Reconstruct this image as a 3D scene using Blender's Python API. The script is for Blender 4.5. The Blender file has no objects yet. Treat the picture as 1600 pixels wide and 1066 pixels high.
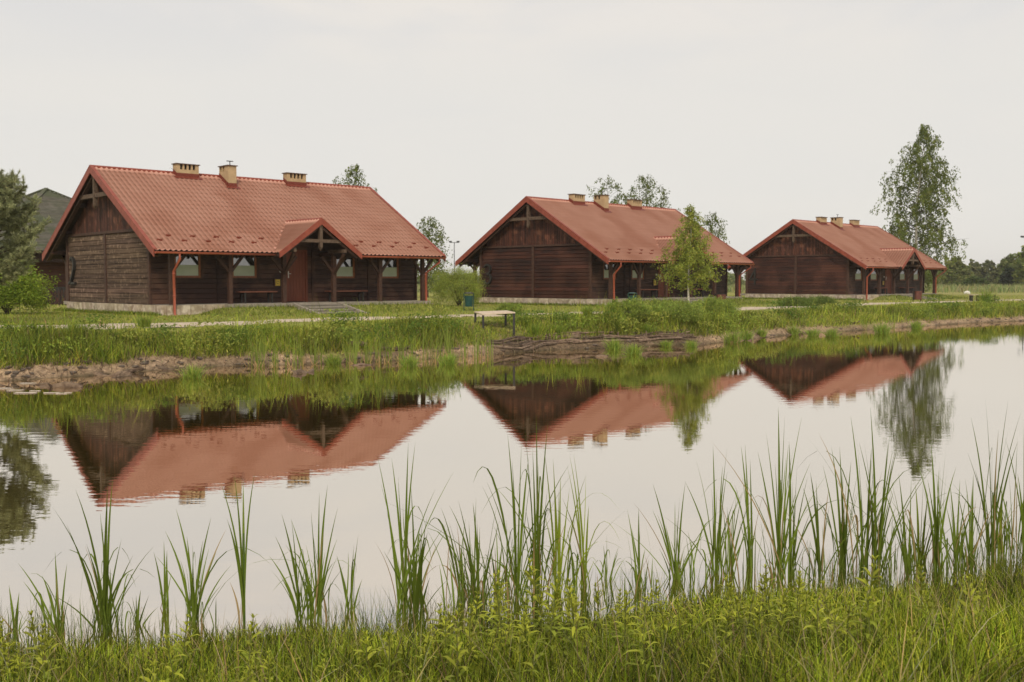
import bpy, math, random
import numpy as np
from mathutils import Vector
R = math.radians
random.seed(7)
sc = bpy.context.scene
# ------------------------------------------------------------------ camera, sky, sun, exposure
FPX, PITCH, HC = 1560.15, 0.0597, 2.2
cam_d = bpy.data.cameras.new('camera'); cam = bpy.data.objects.new('camera', cam_d)
sc.collection.objects.link(cam); sc.camera = cam
cam_d.sensor_width = 36; cam_d.lens = 36 * FPX / 1600
cam.location = (0, 0, HC); cam.rotation_euler = (math.pi / 2 - PITCH, 0, 0)
cam_d.clip_end = 5000; cam_d.clip_start = .05
cam_d.dof.use_dof = True; cam_d.dof.focus_distance = 8.0; cam_d.dof.aperture_fstop = 5.0
SUN_EL, SUN_AZ = R(42), R(178)          # azimuth clockwise from +Y (view direction)
w = bpy.data.worlds.new('World'); sc.world = w; w.use_nodes = True
nt = w.node_tree; N = nt.nodes; LK = nt.links
for n in list(N): N.remove(n)
out = N.new('ShaderNodeOutputWorld'); bg = N.new('ShaderNodeBackground')
sky = N.new('ShaderNodeTexSky'); sky.sky_type = 'NISHITA'; sky.sun_disc = False
sky.sun_elevation = SUN_EL; sky.sun_rotation = SUN_AZ
tc = N.new('ShaderNodeTexCoord'); mp = N.new('ShaderNodeMapping'); mp.inputs['Scale'].default_value = (1, 1, 3.2)
nz = N.new('ShaderNodeTexNoise'); nz.inputs['Scale'].default_value = 4.6; nz.inputs['Detail'].default_value = 7; nz.inputs['Distortion'].default_value = .6
cr = N.new('ShaderNodeValToRGB')
cr.color_ramp.elements[0].position = .36; cr.color_ramp.elements[0].color = (5.7, 5.9, 6.6, 1)
cr.color_ramp.elements[1].position = .62; cr.color_ramp.elements[1].color = (8.7, 7.9, 7.2, 1)
flat = N.new('ShaderNodeRGB'); flat.outputs[0].default_value = (7.75, 7.5, 7.05, 1)
sx = N.new('ShaderNodeSeparateXYZ'); mr = N.new('ShaderNodeMapRange')
mr.inputs['From Min'].default_value = .19; mr.inputs['From Max'].default_value = .46; mr.inputs['To Min'].default_value = .05; mr.inputs['To Max'].default_value = 1
LK.new(tc.outputs['Generated'], mp.inputs[0]); LK.new(mp.outputs[0], nz.inputs['Vector']); LK.new(nz.outputs[0], cr.inputs[0])
LK.new(tc.outputs['Generated'], sx.inputs[0]); LK.new(sx.outputs['Z'], mr.inputs['Value'])
m1 = N.new('ShaderNodeMixRGB'); LK.new(mr.outputs[0], m1.inputs[0]); LK.new(flat.outputs[0], m1.inputs[1]); LK.new(cr.outputs[0], m1.inputs[2])
m2 = N.new('ShaderNodeMixRGB'); m2.inputs[0].default_value = .96; LK.new(sky.outputs[0], m2.inputs[1]); LK.new(m1.outputs[0], m2.inputs[2])
LK.new(m2.outputs[0], bg.inputs[0]); bg.inputs[1].default_value = .1; LK.new(bg.outputs[0], out.inputs[0])
sd = bpy.data.lights.new('sun', 'SUN'); so = bpy.data.objects.new('sun', sd); sc.collection.objects.link(so)
sd.energy = 2.1; sd.angle = R(9); sd.color = (1, .89, .72)
sdir = Vector((math.sin(SUN_AZ) * math.cos(SUN_EL), math.cos(SUN_AZ) * math.cos(SUN_EL), math.sin(SUN_EL)))
so.rotation_euler = sdir.to_track_quat('Z', 'Y').to_euler()
sc.view_settings.view_transform = 'Standard'; sc.view_settings.look = 'None'
sc.view_settings.exposure = .08; sc.view_settings.gamma = 1
sc.render.engine = 'CYCLES'; sc.cycles.use_denoising = True
sc.cycles.max_bounces = 6; sc.cycles.diffuse_bounces = 3; sc.cycles.glossy_bounces = 3; sc.cycles.transparent_max_bounces = 6

# ------------------------------------------------------------------ pixel <-> world helpers (1600 x 1066 frame)
def ray(x, y):
    u = (x - 800) / FPX; v = -(y - 533) / FPX; c, s = math.cos(PITCH), math.sin(PITCH)
    return np.array([u, c + v * s, -s + v * c])
def atz(x, y, z):
    r = ray(x, y); return r * ((z - HC) / r[2]) + np.array([0, 0, HC])
def atY(x, y, Y):
    r = ray(x, y); return r * (Y / r[1]) + np.array([0, 0, HC])

# ------------------------------------------------------------------ tagging and mesh helpers
def tag(o, label=None, cat=None, group=None, kind=None):
    if label: o['label'] = label
    if cat: o['category'] = cat
    if group: o['group'] = group
    if kind: o['kind'] = kind
    return o
def empty(name, loc, rz=0):
    o = bpy.data.objects.new(name, None); o.empty_display_size = .2
    sc.collection.objects.link(o); o.location = loc; o.rotation_euler = (0, 0, rz); return o
def link(name, me, parent=None, loc=None):
    o = bpy.data.objects.new(name, me); sc.collection.objects.link(o)
    if parent: o.parent = parent
    if loc is not None: o.location = loc
    return o
def nmesh(name, V, F, mat, col=None, smooth=False):
    """V (n,3), F (m,k) arrays of constant k, col (n,3) per vertex"""
    V = np.asarray(V, dtype=np.float32); F = np.asarray(F, dtype=np.int32)
    me = bpy.data.meshes.new(name); k = F.shape[1]
    me.vertices.add(len(V)); me.vertices.foreach_set('co', V.ravel())
    me.loops.add(F.size); me.loops.foreach_set('vertex_index', F.ravel())
    me.polygons.add(len(F)); me.polygons.foreach_set('loop_start', np.arange(0, F.size, k, dtype=np.int32))
    me.polygons.foreach_set('loop_total', np.full(len(F), k, dtype=np.int32))
    if smooth: me.polygons.foreach_set('use_smooth', np.ones(len(F), dtype=bool))
    me.update(calc_edges=True)
    a = me.attributes.new('Col', 'FLOAT_COLOR', 'POINT')
    C = np.ones((len(V), 4), dtype=np.float32)
    if col is not None: C[:, :3] = col
    a.data.foreach_set('color', C.ravel())
    me.materials.append(mat)
    return me
class MB:
    def __init__(s): s.v = []; s.f = []; s.c = []; s.m = False
    def add(s, vs, fs, col=(1, 1, 1)):
        n = len(s.v); s.v += [tuple(v) for v in vs]; s.c += [col] * len(vs); s.f += [tuple(i + n for i in f) for f in fs]
    def box(s, a, b, col=(1, 1, 1)):
        x0, y0, z0 = a; x1, y1, z1 = b
        s.add([(x0, y0, z0), (x1, y0, z0), (x1, y1, z0), (x0, y1, z0), (x0, y0, z1), (x1, y0, z1), (x1, y1, z1), (x0, y1, z1)],
              [(0, 3, 2, 1), (4, 5, 6, 7), (0, 1, 5, 4), (1, 2, 6, 5), (2, 3, 7, 6), (3, 0, 4, 7)], col)
    def beam(s, p, q, wd, ht, up=(0, 0, 1), col=(1, 1, 1)):
        p = Vector(p); q = Vector(q); d = (q - p).normalized(); u = Vector(up); sd = d.cross(u)
        if sd.length < 1e-4: sd = d.cross(Vector((1, 0, 0)))
        sd.normalize(); u = sd.cross(d).normalized()
        vs = [e + sd * (a * wd / 2) + u * (b * ht / 2) for e in (p, q) for a, b in ((-1, -1), (1, -1), (1, 1), (-1, 1))]
        s.add(vs, [(0, 3, 2, 1), (4, 5, 6, 7), (0, 1, 5, 4), (1, 2, 6, 5), (2, 3, 7, 6), (3, 0, 4, 7)], col)
    def tube(s, pts, rad, n=8, col=(1, 1, 1), cap=True, wob=0):
        pts = [Vector(p) for p in pts]; rings = []
        if not hasattr(rad, '__len__'): rad = [rad] * len(pts)
        for i, p in enumerate(pts):
            d = (pts[min(i + 1, len(pts) - 1)] - pts[max(i - 1, 0)]).normalized()
            a = d.cross(Vector((0, 0, 1))) if abs(d.z) < .95 else d.cross(Vector((1, 0, 0)))
            a.normalize(); b = d.cross(a)
            r = rad[i]
            rings.append([p + (a * math.cos(t) + b * math.sin(t)) * r * (1 + wob * random.uniform(-1, 1)) for t in [2 * math.pi * k / n for k in range(n)]])
        vs = [v for r in rings for v in r]; fs = []
        for i in range(len(rings) - 1):
            for k in range(n): fs.append((i * n + k, i * n + (k + 1) % n, (i + 1) * n + (k + 1) % n, (i + 1) * n + k))
        if cap: fs.append(tuple(range(n - 1, -1, -1))); fs.append(tuple((len(rings) - 1) * n + k for k in range(n)))
        s.add(vs, fs, col)
    def mesh(s, name, mat, smooth=False):
        me = bpy.data.meshes.new(name); me.from_pydata(s.v, [], s.f); me.update()
        a = me.attributes.new('Col', 'FLOAT_COLOR', 'POINT')
        if s.v: a.data.foreach_set('color', np.hstack([np.array(s.c, dtype=np.float32), np.ones((len(s.v), 1), dtype=np.float32)]).ravel())
        if smooth: me.polygons.foreach_set('use_smooth', np.ones(len(s.f), dtype=bool))
        me.materials.append(mat); return me
    def build(s, name, mat, parent=None, smooth=False, loc=None):
        return link(name, s.mesh(name, mat, smooth), parent, loc)
def tone(a=.8, b=1.2):
    t = random.uniform(a, b); return (t, t * random.uniform(.97, 1.03), t * random.uniform(.95, 1.05))

# ------------------------------------------------------------------ materials
def mat(name, c1, c2=None, scale=4, rough=.7, bump=0, bscale=30, stretch=(1, 1, 1), spec=.3, transl=0, detail=6, ramp=(.35, .65), c3=None, s3=1, metal=0, coat=0, r3=(.5, .62)):
    m = bpy.data.materials.new(name); m.use_nodes = True; t = m.node_tree; n = t.nodes; l = t.links
    b = n['Principled BSDF']; b.inputs['Roughness'].default_value = rough; b.inputs['Specular IOR Level'].default_value = spec; b.inputs['Metallic'].default_value = metal
    b.inputs['Coat Weight'].default_value = coat
    at = n.new('ShaderNodeAttribute'); at.attribute_name = 'Col'
    tcn = n.new('ShaderNodeTexCoord'); mpn = n.new('ShaderNodeMapping'); mpn.inputs['Scale'].default_value = stretch
    l.new(tcn.outputs['Object'], mpn.inputs[0])
    mul = n.new('ShaderNodeMixRGB'); mul.blend_type = 'MULTIPLY'; mul.inputs[0].default_value = 1
    if c2 is not None:
        z = n.new('ShaderNodeTexNoise'); z.inputs['Scale'].default_value = scale; z.inputs['Detail'].default_value = detail
        l.new(mpn.outputs[0], z.inputs['Vector'])
        rp = n.new('ShaderNodeValToRGB'); rp.color_ramp.elements[0].position = ramp[0]; rp.color_ramp.elements[1].position = ramp[1]
        rp.color_ramp.elements[0].color = (*c1, 1); rp.color_ramp.elements[1].color = (*c2, 1)
        l.new(z.outputs[0], rp.inputs[0]); src = rp.outputs[0]
        if c3 is not None:
            z3 = n.new('ShaderNodeTexNoise'); z3.inputs['Scale'].default_value = s3; z3.inputs['Detail'].default_value = 5; l.new(tcn.outputs['Object'], z3.inputs['Vector'])
            r3n = n.new('ShaderNodeMapRange'); r3n.inputs['From Min'].default_value = r3[0]; r3n.inputs['From Max'].default_value = r3[1]; l.new(z3.outputs[0], r3n.inputs['Value'])
            mx = n.new('ShaderNodeMixRGB'); l.new(r3n.outputs[0], mx.inputs[0]); l.new(src, mx.inputs[1]); mx.inputs[2].default_value = (*c3, 1); src = mx.outputs[0]
        l.new(src, mul.inputs[1])
    else: mul.inputs[1].default_value = (*c1, 1)
    l.new(at.outputs['Color'], mul.inputs[2]); l.new(mul.outputs[0], b.inputs['Base Color'])
    if bump:
        z2 = n.new('ShaderNodeTexNoise'); z2.inputs['Scale'].default_value = bscale; z2.inputs['Detail'].default_value = 5; l.new(mpn.outputs[0], z2.inputs['Vector'])
        bp = n.new('ShaderNodeBump'); bp.inputs['Strength'].default_value = .7; bp.inputs['Distance'].default_value = bump
        l.new(z2.outputs[0], bp.inputs['Height']); l.new(bp.outputs[0], b.inputs['Normal'])
    if transl:
        o = n['Material Output']; tr = n.new('ShaderNodeBsdfTranslucent'); ms = n.new('ShaderNodeMixShader'); ms.inputs[0].default_value = transl
        l.new(mul.outputs[0], tr.inputs[0]); l.new(b.outputs[0], ms.inputs[1]); l.new(tr.outputs[0], ms.inputs[2]); l.new(ms.outputs[0], o.inputs[0])
    return m
M = {}
M['roof'] = mat('red_metal_tile', (.50, .25, .18), (.55, .29, .215), .8, .42, spec=.4, c3=(.45, .21, .145), s3=.35)
M['trim'] = mat('red_painted_metal', (.36, .085, .05), (.42, .11, .065), 3, .4, spec=.5)
M['verge'] = mat('rust_red_board', (.30, .075, .045), (.22, .05, .03), 5, .5)
M['dwall'] = mat('dark_stained_logs', (.050, .021, .014), (.028, .013, .010), 9, .62, .004, 40, (.3, .3, 3), c3=(.085, .042, .028), s3=1.4)
M['dwall2'] = mat('dark_red_brown_logs', (.062, .019, .011), (.026, .010, .0075), 3, .62, .004, 40, (.3, .3, 3), c3=(.075, .028, .018), s3=.7)
M['weathered'] = mat('weathered_grey_brown_logs', (.055, .031, .021), (.165, .108, .076), 5, .85, .006, 40, (1, .12, 5), c3=(.27, .185, .13), s3=7, r3=(.54, .70))
M['gable'] = mat('red_brown_boards', (.10, .033, .019), (.038, .016, .012), 5, .7, .004, 50, (3, 3, .3), c3=(.14, .055, .032), s3=2.5)
M['timber'] = mat('dark_timber', (.085, .042, .028), (.05, .025, .018), 10, .65, .003, 40, (1, 1, 1))
M['gtimber'] = mat('greyed_timber', (.14, .095, .065), (.08, .05, .035), 10, .75, .003, 40)
M['soffit'] = mat('dark_soffit', (.05, .028, .02), (.035, .018, .014), 6, .8)
M['door'] = mat('red_brown_door', (.20, .055, .026), (.15, .040, .02), 4, .5, .002, 50, (4, 4, .4))
M['wframe'] = mat('orange_brown_frame', (.33, .125, .05), (.24, .085, .035), 8, .5)
M['stone'] = mat('pale_plinth_stone', (.52, .43, .33), (.30, .235, .17), 3, .9, .02, 12, c3=(.60, .52, .42), s3=5)
M['concrete'] = mat('porch_concrete', (.34, .30, .25), (.24, .21, .17), 6, .9, .008, 30)
M['ochre'] = mat('ochre_chimney', (.50, .36, .205), (.40, .285, .16), 5, .8, .003, 60)
M['dark'] = mat('dark_metal', (.03, .028, .026), None, rough=.5)
M['cap'] = mat('chimney_cap', (.10, .055, .035), None, rough=.5)
M['curtain'] = mat('pale_green_film', (.50, .54, .42), (.43, .48, .36), 2, .35)
M['yellow'] = mat('yellow_plate', (.62, .42, .05), None, rough=.4)
M['white'] = mat('white_plastic', (.7, .68, .62), None, rough=.4)
M['bench'] = mat('bench_wood', (.22, .085, .05), (.15, .055, .035), 8, .6)
M['paletop'] = mat('pale_wood_top', (.60, .49, .37), (.50, .40, .29), 8, .7)
M['green'] = mat('dark_green_metal', (.012, .05, .045), (.02, .075, .065), 6, .45)
M['brownbin'] = mat('brown_bin', (.16, .06, .04), (.10, .04, .03), 6, .6)
M['shingle'] = mat('mossy_shingle', (.085, .082, .06), (.125, .118, .09), 3, .9, .02, 8, c3=(.08, .09, .05), s3=.5)
M['pavwall'] = mat('pavilion_boards', (.12, .050, .036), (.085, .036, .028), 4, .7)
M['bark'] = mat('brown_bark', (.10, .075, .05), (.05, .038, .028), 12, .9, .01, 20)
M['birch'] = mat('birch_bark', (.62, .58, .50), (.10, .08, .06), 9, .8, ramp=(.55, .68), stretch=(1, 1, 3))
M['leaf'] = mat('leaf', (1, 1, 1), None, rough=.6, spec=.15, transl=.35)
M['blade'] = mat('grass_blade', (1, 1, 1), None, rough=.6, spec=.15, transl=.32)
M['twig'] = mat('dry_wood', (.20, .145, .10), (.09, .06, .042), 9, .9, .01, 25)
M['rock'] = mat('rock', (.20, .16, .125), (.10, .08, .065), 5, .9, .03, 8)
M['scum'] = mat('floating_scum', (.60, .52, .44), (.42, .36, .28), 12, .6)
M['gravel'] = mat('pale_gravel', (.60, .50, .38), (.44, .36, .27), 5, .95, .01, 60, c3=(.36, .33, .20), s3=.9, r3=(.58, .72))
def glassmat():
    m = bpy.data.materials.new('window_glass'); m.use_nodes = True; b = m.node_tree.nodes['Principled BSDF']
    b.inputs['Base Color'].default_value = (.02, .022, .02, 1); b.inputs['Roughness'].default_value = .05; b.inputs['IOR'].default_value = 2.1; b.inputs['Specular IOR Level'].default_value = 1
    return m
M['glass'] = glassmat(); M['flash'] = mat('dark_red_flashing', (.17, .035, .02), None, rough=.5)
def watermat():
    m = bpy.data.materials.new('pond_water'); m.use_nodes = True; t = m.node_tree; n = t.nodes; l = t.links
    for q in list(n): n.remove(q)
    o = n.new('ShaderNodeOutputMaterial'); g = n.new('ShaderNodeBsdfGlossy'); d = n.new('ShaderNodeBsdfDiffuse'); mx = n.new('ShaderNodeMixShader')
    g.inputs['Roughness'].default_value = .012; g.inputs['Color'].default_value = (.965, .92, .86, 1)
    d.inputs['Color'].default_value = (.105, .070, .010, 1)
    fr = n.new('ShaderNodeFresnel'); fr.inputs['IOR'].default_value = 1.33
    mrn = n.new('ShaderNodeMapRange'); mrn.inputs['From Min'].default_value = .03; mrn.inputs['From Max'].default_value = .55; mrn.inputs['To Min'].default_value = .77; mrn.inputs['To Max'].default_value = .94
    tcn = n.new('ShaderNodeTexCoord'); mpn = n.new('ShaderNodeMapping'); mpn.inputs['Scale'].default_value = (1, 2.6, 1)
    z = n.new('ShaderNodeTexNoise'); z.inputs['Scale'].default_value = 2.2; z.inputs['Detail'].default_value = 3
    z2 = n.new('ShaderNodeTexNoise'); z2.inputs['Scale'].default_value = .25; z2.inputs['Detail'].default_value = 2
    mm = n.new('ShaderNodeMath'); mm.operation = 'MULTIPLY'
    bp = n.new('ShaderNodeBump'); bp.inputs['Strength'].default_value = 1; bp.inputs['Distance'].default_value = .0016
    l.new(tcn.outputs['Object'], mpn.inputs[0]); l.new(mpn.outputs[0], z.inputs['Vector']); l.new(tcn.outputs['Object'], z2.inputs['Vector'])
    l.new(z.outputs[0], mm.inputs[0]); l.new(z2.outputs[0], mm.inputs[1]); l.new(mm.outputs[0], bp.inputs['Height'])
    l.new(bp.outputs[0], g.inputs['Normal']); l.new(fr.outputs[0], mrn.inputs['Value']); l.new(mrn.outputs[0], mx.inputs[0])
    l.new(d.outputs[0], mx.inputs[1]); l.new(g.outputs[0], mx.inputs[2]); l.new(mx.outputs[0], o.inputs[0])
    return m
M['water'] = watermat()

# ------------------------------------------------------------------ houses' frames (needed by the terrain)
HOUSE = [(-16.3217, 38.9923, .7583, 1.3559), (.7578, 52.8207, .7836, 1.3239), (20.0595, 71.7174, .774, 1.2872)]
L, HR, HE, W_, WW, G0, G1 = 13.137, 5.2556, 1.9188, 5.5716, 4.027, .5262, .478
FL = .40                                  # floor above the ground
# ------------------------------------------------------------------ terrain
POND = [(-11.9, 21.2), (-11.3, 21.9), (-10.8, 22.15), (-10.6, 22.7), (-10.0, 22.95), (-9.5, 23.6), (-9.0, 24.4), (-8.5, 25.1), (-7.5, 25.8), (-6.3, 26.1), (-5.3, 26.4), (-4.8, 26.9), (-3.5, 27.4), (-2.3, 28.4), (-.9, 29.6), (1.3, 32.0), (3.7, 33.0), (5.2, 34.1), (6.7, 34.8), (7.8, 36.2), (10.3, 39.6), (12.4, 42.2), (14.8, 44), (18.6, 47.5), (24.1, 52.5), (28.3, 55.4), (34, 60), (44, 68), (58, 74), (72, 66), (66, 50), (44, 28), (22, 14), (9, 9.1), (6, 8.0), (4.4, 7.65), (3.2, 7.15), (2.2, 6.85), (1.3, 6.75), (.5, 6.35), (-.4, 6.15), (-1.4, 6.1), (-2.2, 5.85), (-3.2, 5.75), (-4.5, 5.3), (-8, 4.4), (-16, 3.6), (-24, 6), (-27, 12), (-22, 17), (-16, 19.4)]
PO = np.array(POND)
def sdist(x, y):
    x = np.asarray(x, float); y = np.asarray(y, float); d = np.full(x.shape, 1e9); ins = np.zeros(x.shape, bool)
    n = len(PO)
    for i in range(n):
        a = PO[i]; b = PO[(i + 1) % n]; ab = b - a; t = np.clip(((x - a[0]) * ab[0] + (y - a[1]) * ab[1]) / (ab @ ab), 0, 1)
        d = np.minimum(d, np.hypot(x - a[0] - t * ab[0], y - a[1] - t * ab[1]))
        c = (a[1] > y) != (b[1] > y)
        if ab[1] != 0: ins ^= c & (x < ab[0] * (y - a[1]) / ab[1] + a[0])
    return np.where(ins, -d, d)
def sst(t): t = np.clip(t, 0, 1); return t * t * (3 - 2 * t)
def vn(x, y, s, seed=0):
    """cheap smooth value noise 0..1"""
    x = np.asarray(x, float) / s + seed * 17.3; y = np.asarray(y, float) / s + seed * 7.1
    xi = np.floor(x); yi = np.floor(y); fx = sst(x - xi); fy = sst(y - yi)
    h = lambda a, b: np.mod(np.sin(a * 127.1 + b * 311.7 + seed) * 43758.5453, 1.0)
    return (h(xi, yi) * (1 - fx) + h(xi + 1, yi) * fx) * (1 - fy) + (h(xi, yi + 1) * (1 - fx) + h(xi + 1, yi + 1) * fx) * fy
def T(x, y):
    x = np.asarray(x, float); y = np.asarray(y, float); d = sdist(x, y)
    plat = np.clip(1.045 - .0019 * y, .84, 1.0)
    far = np.interp(d, [-3, -.4, 0, .3, .8, 1.5, 2.3, 3.5], [-.9, -.12, 0, .2, .42, .74, .93, 1]) * plat
    near = np.interp(d, [-3, -.4, 0, .8, 2, 4, 8], [-.9, -.12, 0, .12, .36, .55, .6])
    k = sst((y - 12) / 6)
    z = np.where(d > -3, near * (1 - k) + far * k, -.9)
    z = z + (vn(x, y, 1.1, 3) - .5) * .06 * sst(d / .8) * (d < 6) + (vn(x, y, .5, 4) - .5) * .05 * sst((d + .2) / .6) * (d < 2.5)
    z = z + (vn(x, y, 7, 5) - .5) * .05 * sst((d - 3) / 3)
    for (hx, hy, a, hz) in HOUSE:
        c, s = math.cos(a), math.sin(a); lx = (x - hx) * c + (y - hy) * s; ly = (x - hx) * s - (y - hy) * c
        e = sst((lx - 1.6) / 1.3) * sst((13.6 - lx) / 1.4) * sst((7.45 - ly) / 2.0) * (ly > 4)
        z = np.maximum(z, z * (1 - e) + (hz - .13) * e + (vn(x, y, .4, 8) - .5) * .05 * (e > .05) * (e < .95))
        # keep the sheet below floors and under the stairs
        u = (lx > .6) & (lx < 12.6) & (abs(ly) < 5.2); z = np.where(u, np.minimum(z, hz - .18), z)
        st = sst((lx - 5.35) / .25) * sst((7.95 - lx) / .25) * (ly > 5.2) * (ly < 7.6)
        z = z * (1 - st) + np.minimum(z, np.minimum(hz - .2 - (ly - 5.2) * .16, 9)) * st
    return z
def Tp(x, y): return float(T(np.array([x]), np.array([y]))[0])
def gp(px, py):
    """point of the ground seen at a pixel"""
    z = .6
    for _ in range(12):
        p = atz(px, py, min(z, 2.0)); z = z * .5 + .5 * max(Tp(p[0], p[1]), 0)
    return (p[0], p[1], max(Tp(p[0], p[1]), -.05))
def axis(lo, hi, st, far_lo, far_hi, g=1.18):
    a = list(np.arange(lo, hi, st)); s = st; v = hi
    while v < far_hi: a.append(v); s *= g; v += s
    a.append(far_hi); s = st; v = lo - st
    while v > far_lo: a.insert(0, v); s *= g; v -= s
    a.insert(0, far_lo); return np.array(a)
ax = axis(-26, 46, .3, -1500, 1500); ay = axis(2.5, 82, .3, -300, 2500)
X, Y = np.meshgrid(ax, ay); Z = T(X, Y); D = sdist(X, Y)
nx, ny = len(ax), len(ay); I = np.arange(nx * ny).reshape(ny, nx)
F = np.stack([I[:-1, :-1], I[:-1, 1:], I[1:, 1:], I[1:, :-1]], -1).reshape(-1, 4)
# ground colours: bare shore strip, mown lawn, paler meadow (real differences of cover), plus painted shade gaps
def groundcol(x, y, d):
    lawn = np.stack([.215 + .06 * vn(x, y, 3, 1), .235 + .03 * vn(x, y, 3, 1), .055 + 0 * x], -1)
    lawn = lawn * (.85 + .3 * vn(x, y, .6, 2))[..., None]
    dry = np.array([.34, .30, .13]); kd = np.clip(vn(x, y, 9, 6) * 1.6 - .75, 0, 1) * .8
    kd = np.maximum(kd, .75 * sst((x * -.69 + y * .72 - 5) / 6) * sst((y - 55) / 10) * vn(x, y, 14, 9))
    lawn = lawn * (1 - kd[..., None]) + dry * kd[..., None]
    soil = np.stack([.34 + .14 * vn(x, y, .35, 11), .245 + .10 * vn(x, y, .35, 11), .165 + .05 * vn(x, y, .35, 11)], -1) * (.5 + .65 * vn(x, y, .7, 12))[..., None]
    soil = soil * (1 - .6 * sst((x + 1) / 1) * sst((7.5 - x) / 1.5) * (y < 38))[..., None]  # shaded gaps between the wattle rods painted into the soil as darker colour
    mud = np.array([.07, .055, .03])
    edge = .34 + .05 * sst((-6.5 - x) / 3) + .22 * sst((x + 1) / 1) * sst((7.5 - x) / 1.5) * (y < 38) + .5 * (vn(x, y, 1.6, 13) - .5)
    ks = np.clip(1 - sst((d - edge) / .4), 0, 1) * (y > 14) + np.clip(1 - sst((d - .35) / .5), 0, 1) * (y <= 14)
    c = lawn * (1 - ks[..., None]) + soil * ks[..., None]
    kn = (sst((14 - y) / 2) * .75)[..., None]; c = c * (1 - kn) + np.array([.03, .026, .012]) * kn  # near bank ground painted dark, standing for shade between the grass blades
    km = np.clip(1 - (d + .02) / .1, 0, 1)[..., None]; return c * (1 - km) + mud * km
gm = bpy.data.materials.new('ground'); gm.use_nodes = True
_n = gm.node_tree.nodes; _l = gm.node_tree.links; _b = _n['Principled BSDF']; _b.inputs['Roughness'].default_value = .95; _b.inputs['Specular IOR Level'].default_value = .1
_a = _n.new('ShaderNodeAttribute'); _a.attribute_name = 'Col'; _t = _n.new('ShaderNodeTexCoord')
_z = _n.new('ShaderNodeTexNoise'); _z.inputs['Scale'].default_value = 9; _z.inputs['Detail'].default_value = 8
_r = _n.new('ShaderNodeMapRange'); _r.inputs['From Min'].default_value = .3; _r.inputs['From Max'].default_value = .7; _r.inputs['To Min'].default_value = .6; _r.inputs['To Max'].default_value = 1.45
_m = _n.new('ShaderNodeVectorMath'); _m.operation = 'SCALE'
_bp = _n.new('ShaderNodeBump'); _bp.inputs['Distance'].default_value = .05; _z2 = _n.new('ShaderNodeTexNoise'); _z2.inputs['Scale'].default_value = 14; _z2.inputs['Detail'].default_value = 6
_l.new(_t.outputs['Object'], _z.inputs['Vector']); _l.new(_t.outputs['Object'], _z2.inputs['Vector']); _l.new(_z.outputs[0], _r.inputs['Value']); _l.new(_a.outputs['Color'], _m.inputs[0]); _l.new(_r.outputs[0], _m.inputs['Scale'])
_l.new(_m.outputs[0], _b.inputs['Base Color']); _l.new(_z2.outputs[0], _bp.inputs['Height']); _l.new(_bp.outputs[0], _b.inputs['Normal'])
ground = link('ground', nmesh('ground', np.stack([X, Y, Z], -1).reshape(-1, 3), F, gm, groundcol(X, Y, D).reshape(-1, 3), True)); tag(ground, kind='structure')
wmb = MB(); wmb.add([(-60, -2, 0), (110, -2, 0), (110, 95, 0), (-60, 95, 0)], [(0, 1, 2, 3)]); water = wmb.build('water', M['water']); tag(water, kind='structure')
# path: draped ribbon
PATH = [(x, y, w * .95) for x, y, w in [(-40, 9, 2.6), (-24, 19, 2.6), (-17, 23.6, 2.6), (-13.3, 26, 2.3), (-10.6, 27.7, 2.0), (-7.8, 29.7, 1.9), (-6.0, 31.3, 1.9), (-4.2, 32.9, 1.7), (-1.4, 35.6, 1.6), (1.2, 37.4, 1.5), (3.9, 39.3, 1.5), (8, 43, 1.6), (12.2, 47.3, 1.9), (15.8, 51, 2.0), (19.3, 54.8, 2.2), (23.7, 58.9, 2.2), (30, 64.5, 2.2), (45, 76, 2.4), (70, 92, 2.4), (120, 120, 2.4)]]
def spline(P, step):
    P = np.array(P, float); o = []
    for i in range(len(P) - 1):
        p0 = P[max(i - 1, 0)]; p1 = P[i]; p2 = P[i + 1]; p3 = P[min(i + 2, len(P) - 1)]
        n = max(2, int(np.hypot(*(p2 - p1)[:2]) / step))
        for t in np.arange(n) / n: o.append(.5 * ((2 * p1) + (-p0 + p2) * t + (2 * p0 - 5 * p1 + 4 * p2 - p3) * t * t + (-p0 + 3 * p1 - 3 * p2 + p3) * t ** 3))
    o.append(P[-1]); return np.array(o)
sp = spline(PATH, .35); tg = np.gradient(sp[:, :2], axis=0); tg /= np.linalg.norm(tg, axis=1)[:, None]; nm = np.stack([-tg[:, 1], tg[:, 0]], -1)
K = 9; rows = []
for i in range(K):
    e = (i / (K - 1) - .5); jit = (vn(np.arange(len(sp)) * .35, np.zeros(len(sp)) + (i > K / 2) * 9, .6, 20) - .5) * .5 * (i in (0, K - 1)) + (vn(np.arange(len(sp)) * .35, np.zeros(len(sp)) + 3, 2.2, 21) - .5) * .3
    q = sp[:, :2] + nm * (e * sp[:, 2] + jit)[:, None]; zz = np.maximum.reduce([T(q[:, 0] + a, q[:, 1] + b) for a, b in ((0, 0), (.2, 0), (-.2, 0), (0, .2), (0, -.2))])
    rows.append(np.column_stack([q, zz + (.018 if 0 < i < K - 1 else -.02)]))
V = np.concatenate(rows); n_ = len(sp); J = np.arange(K * n_).reshape(K, n_)
path = link('path', nmesh('path', V, np.stack([J[:-1, :-1], J[:-1, 1:], J[1:, 1:], J[1:, :-1]], -1).reshape(-1, 4), M['gravel'], None, True)); tag(path, kind='structure')

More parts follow.
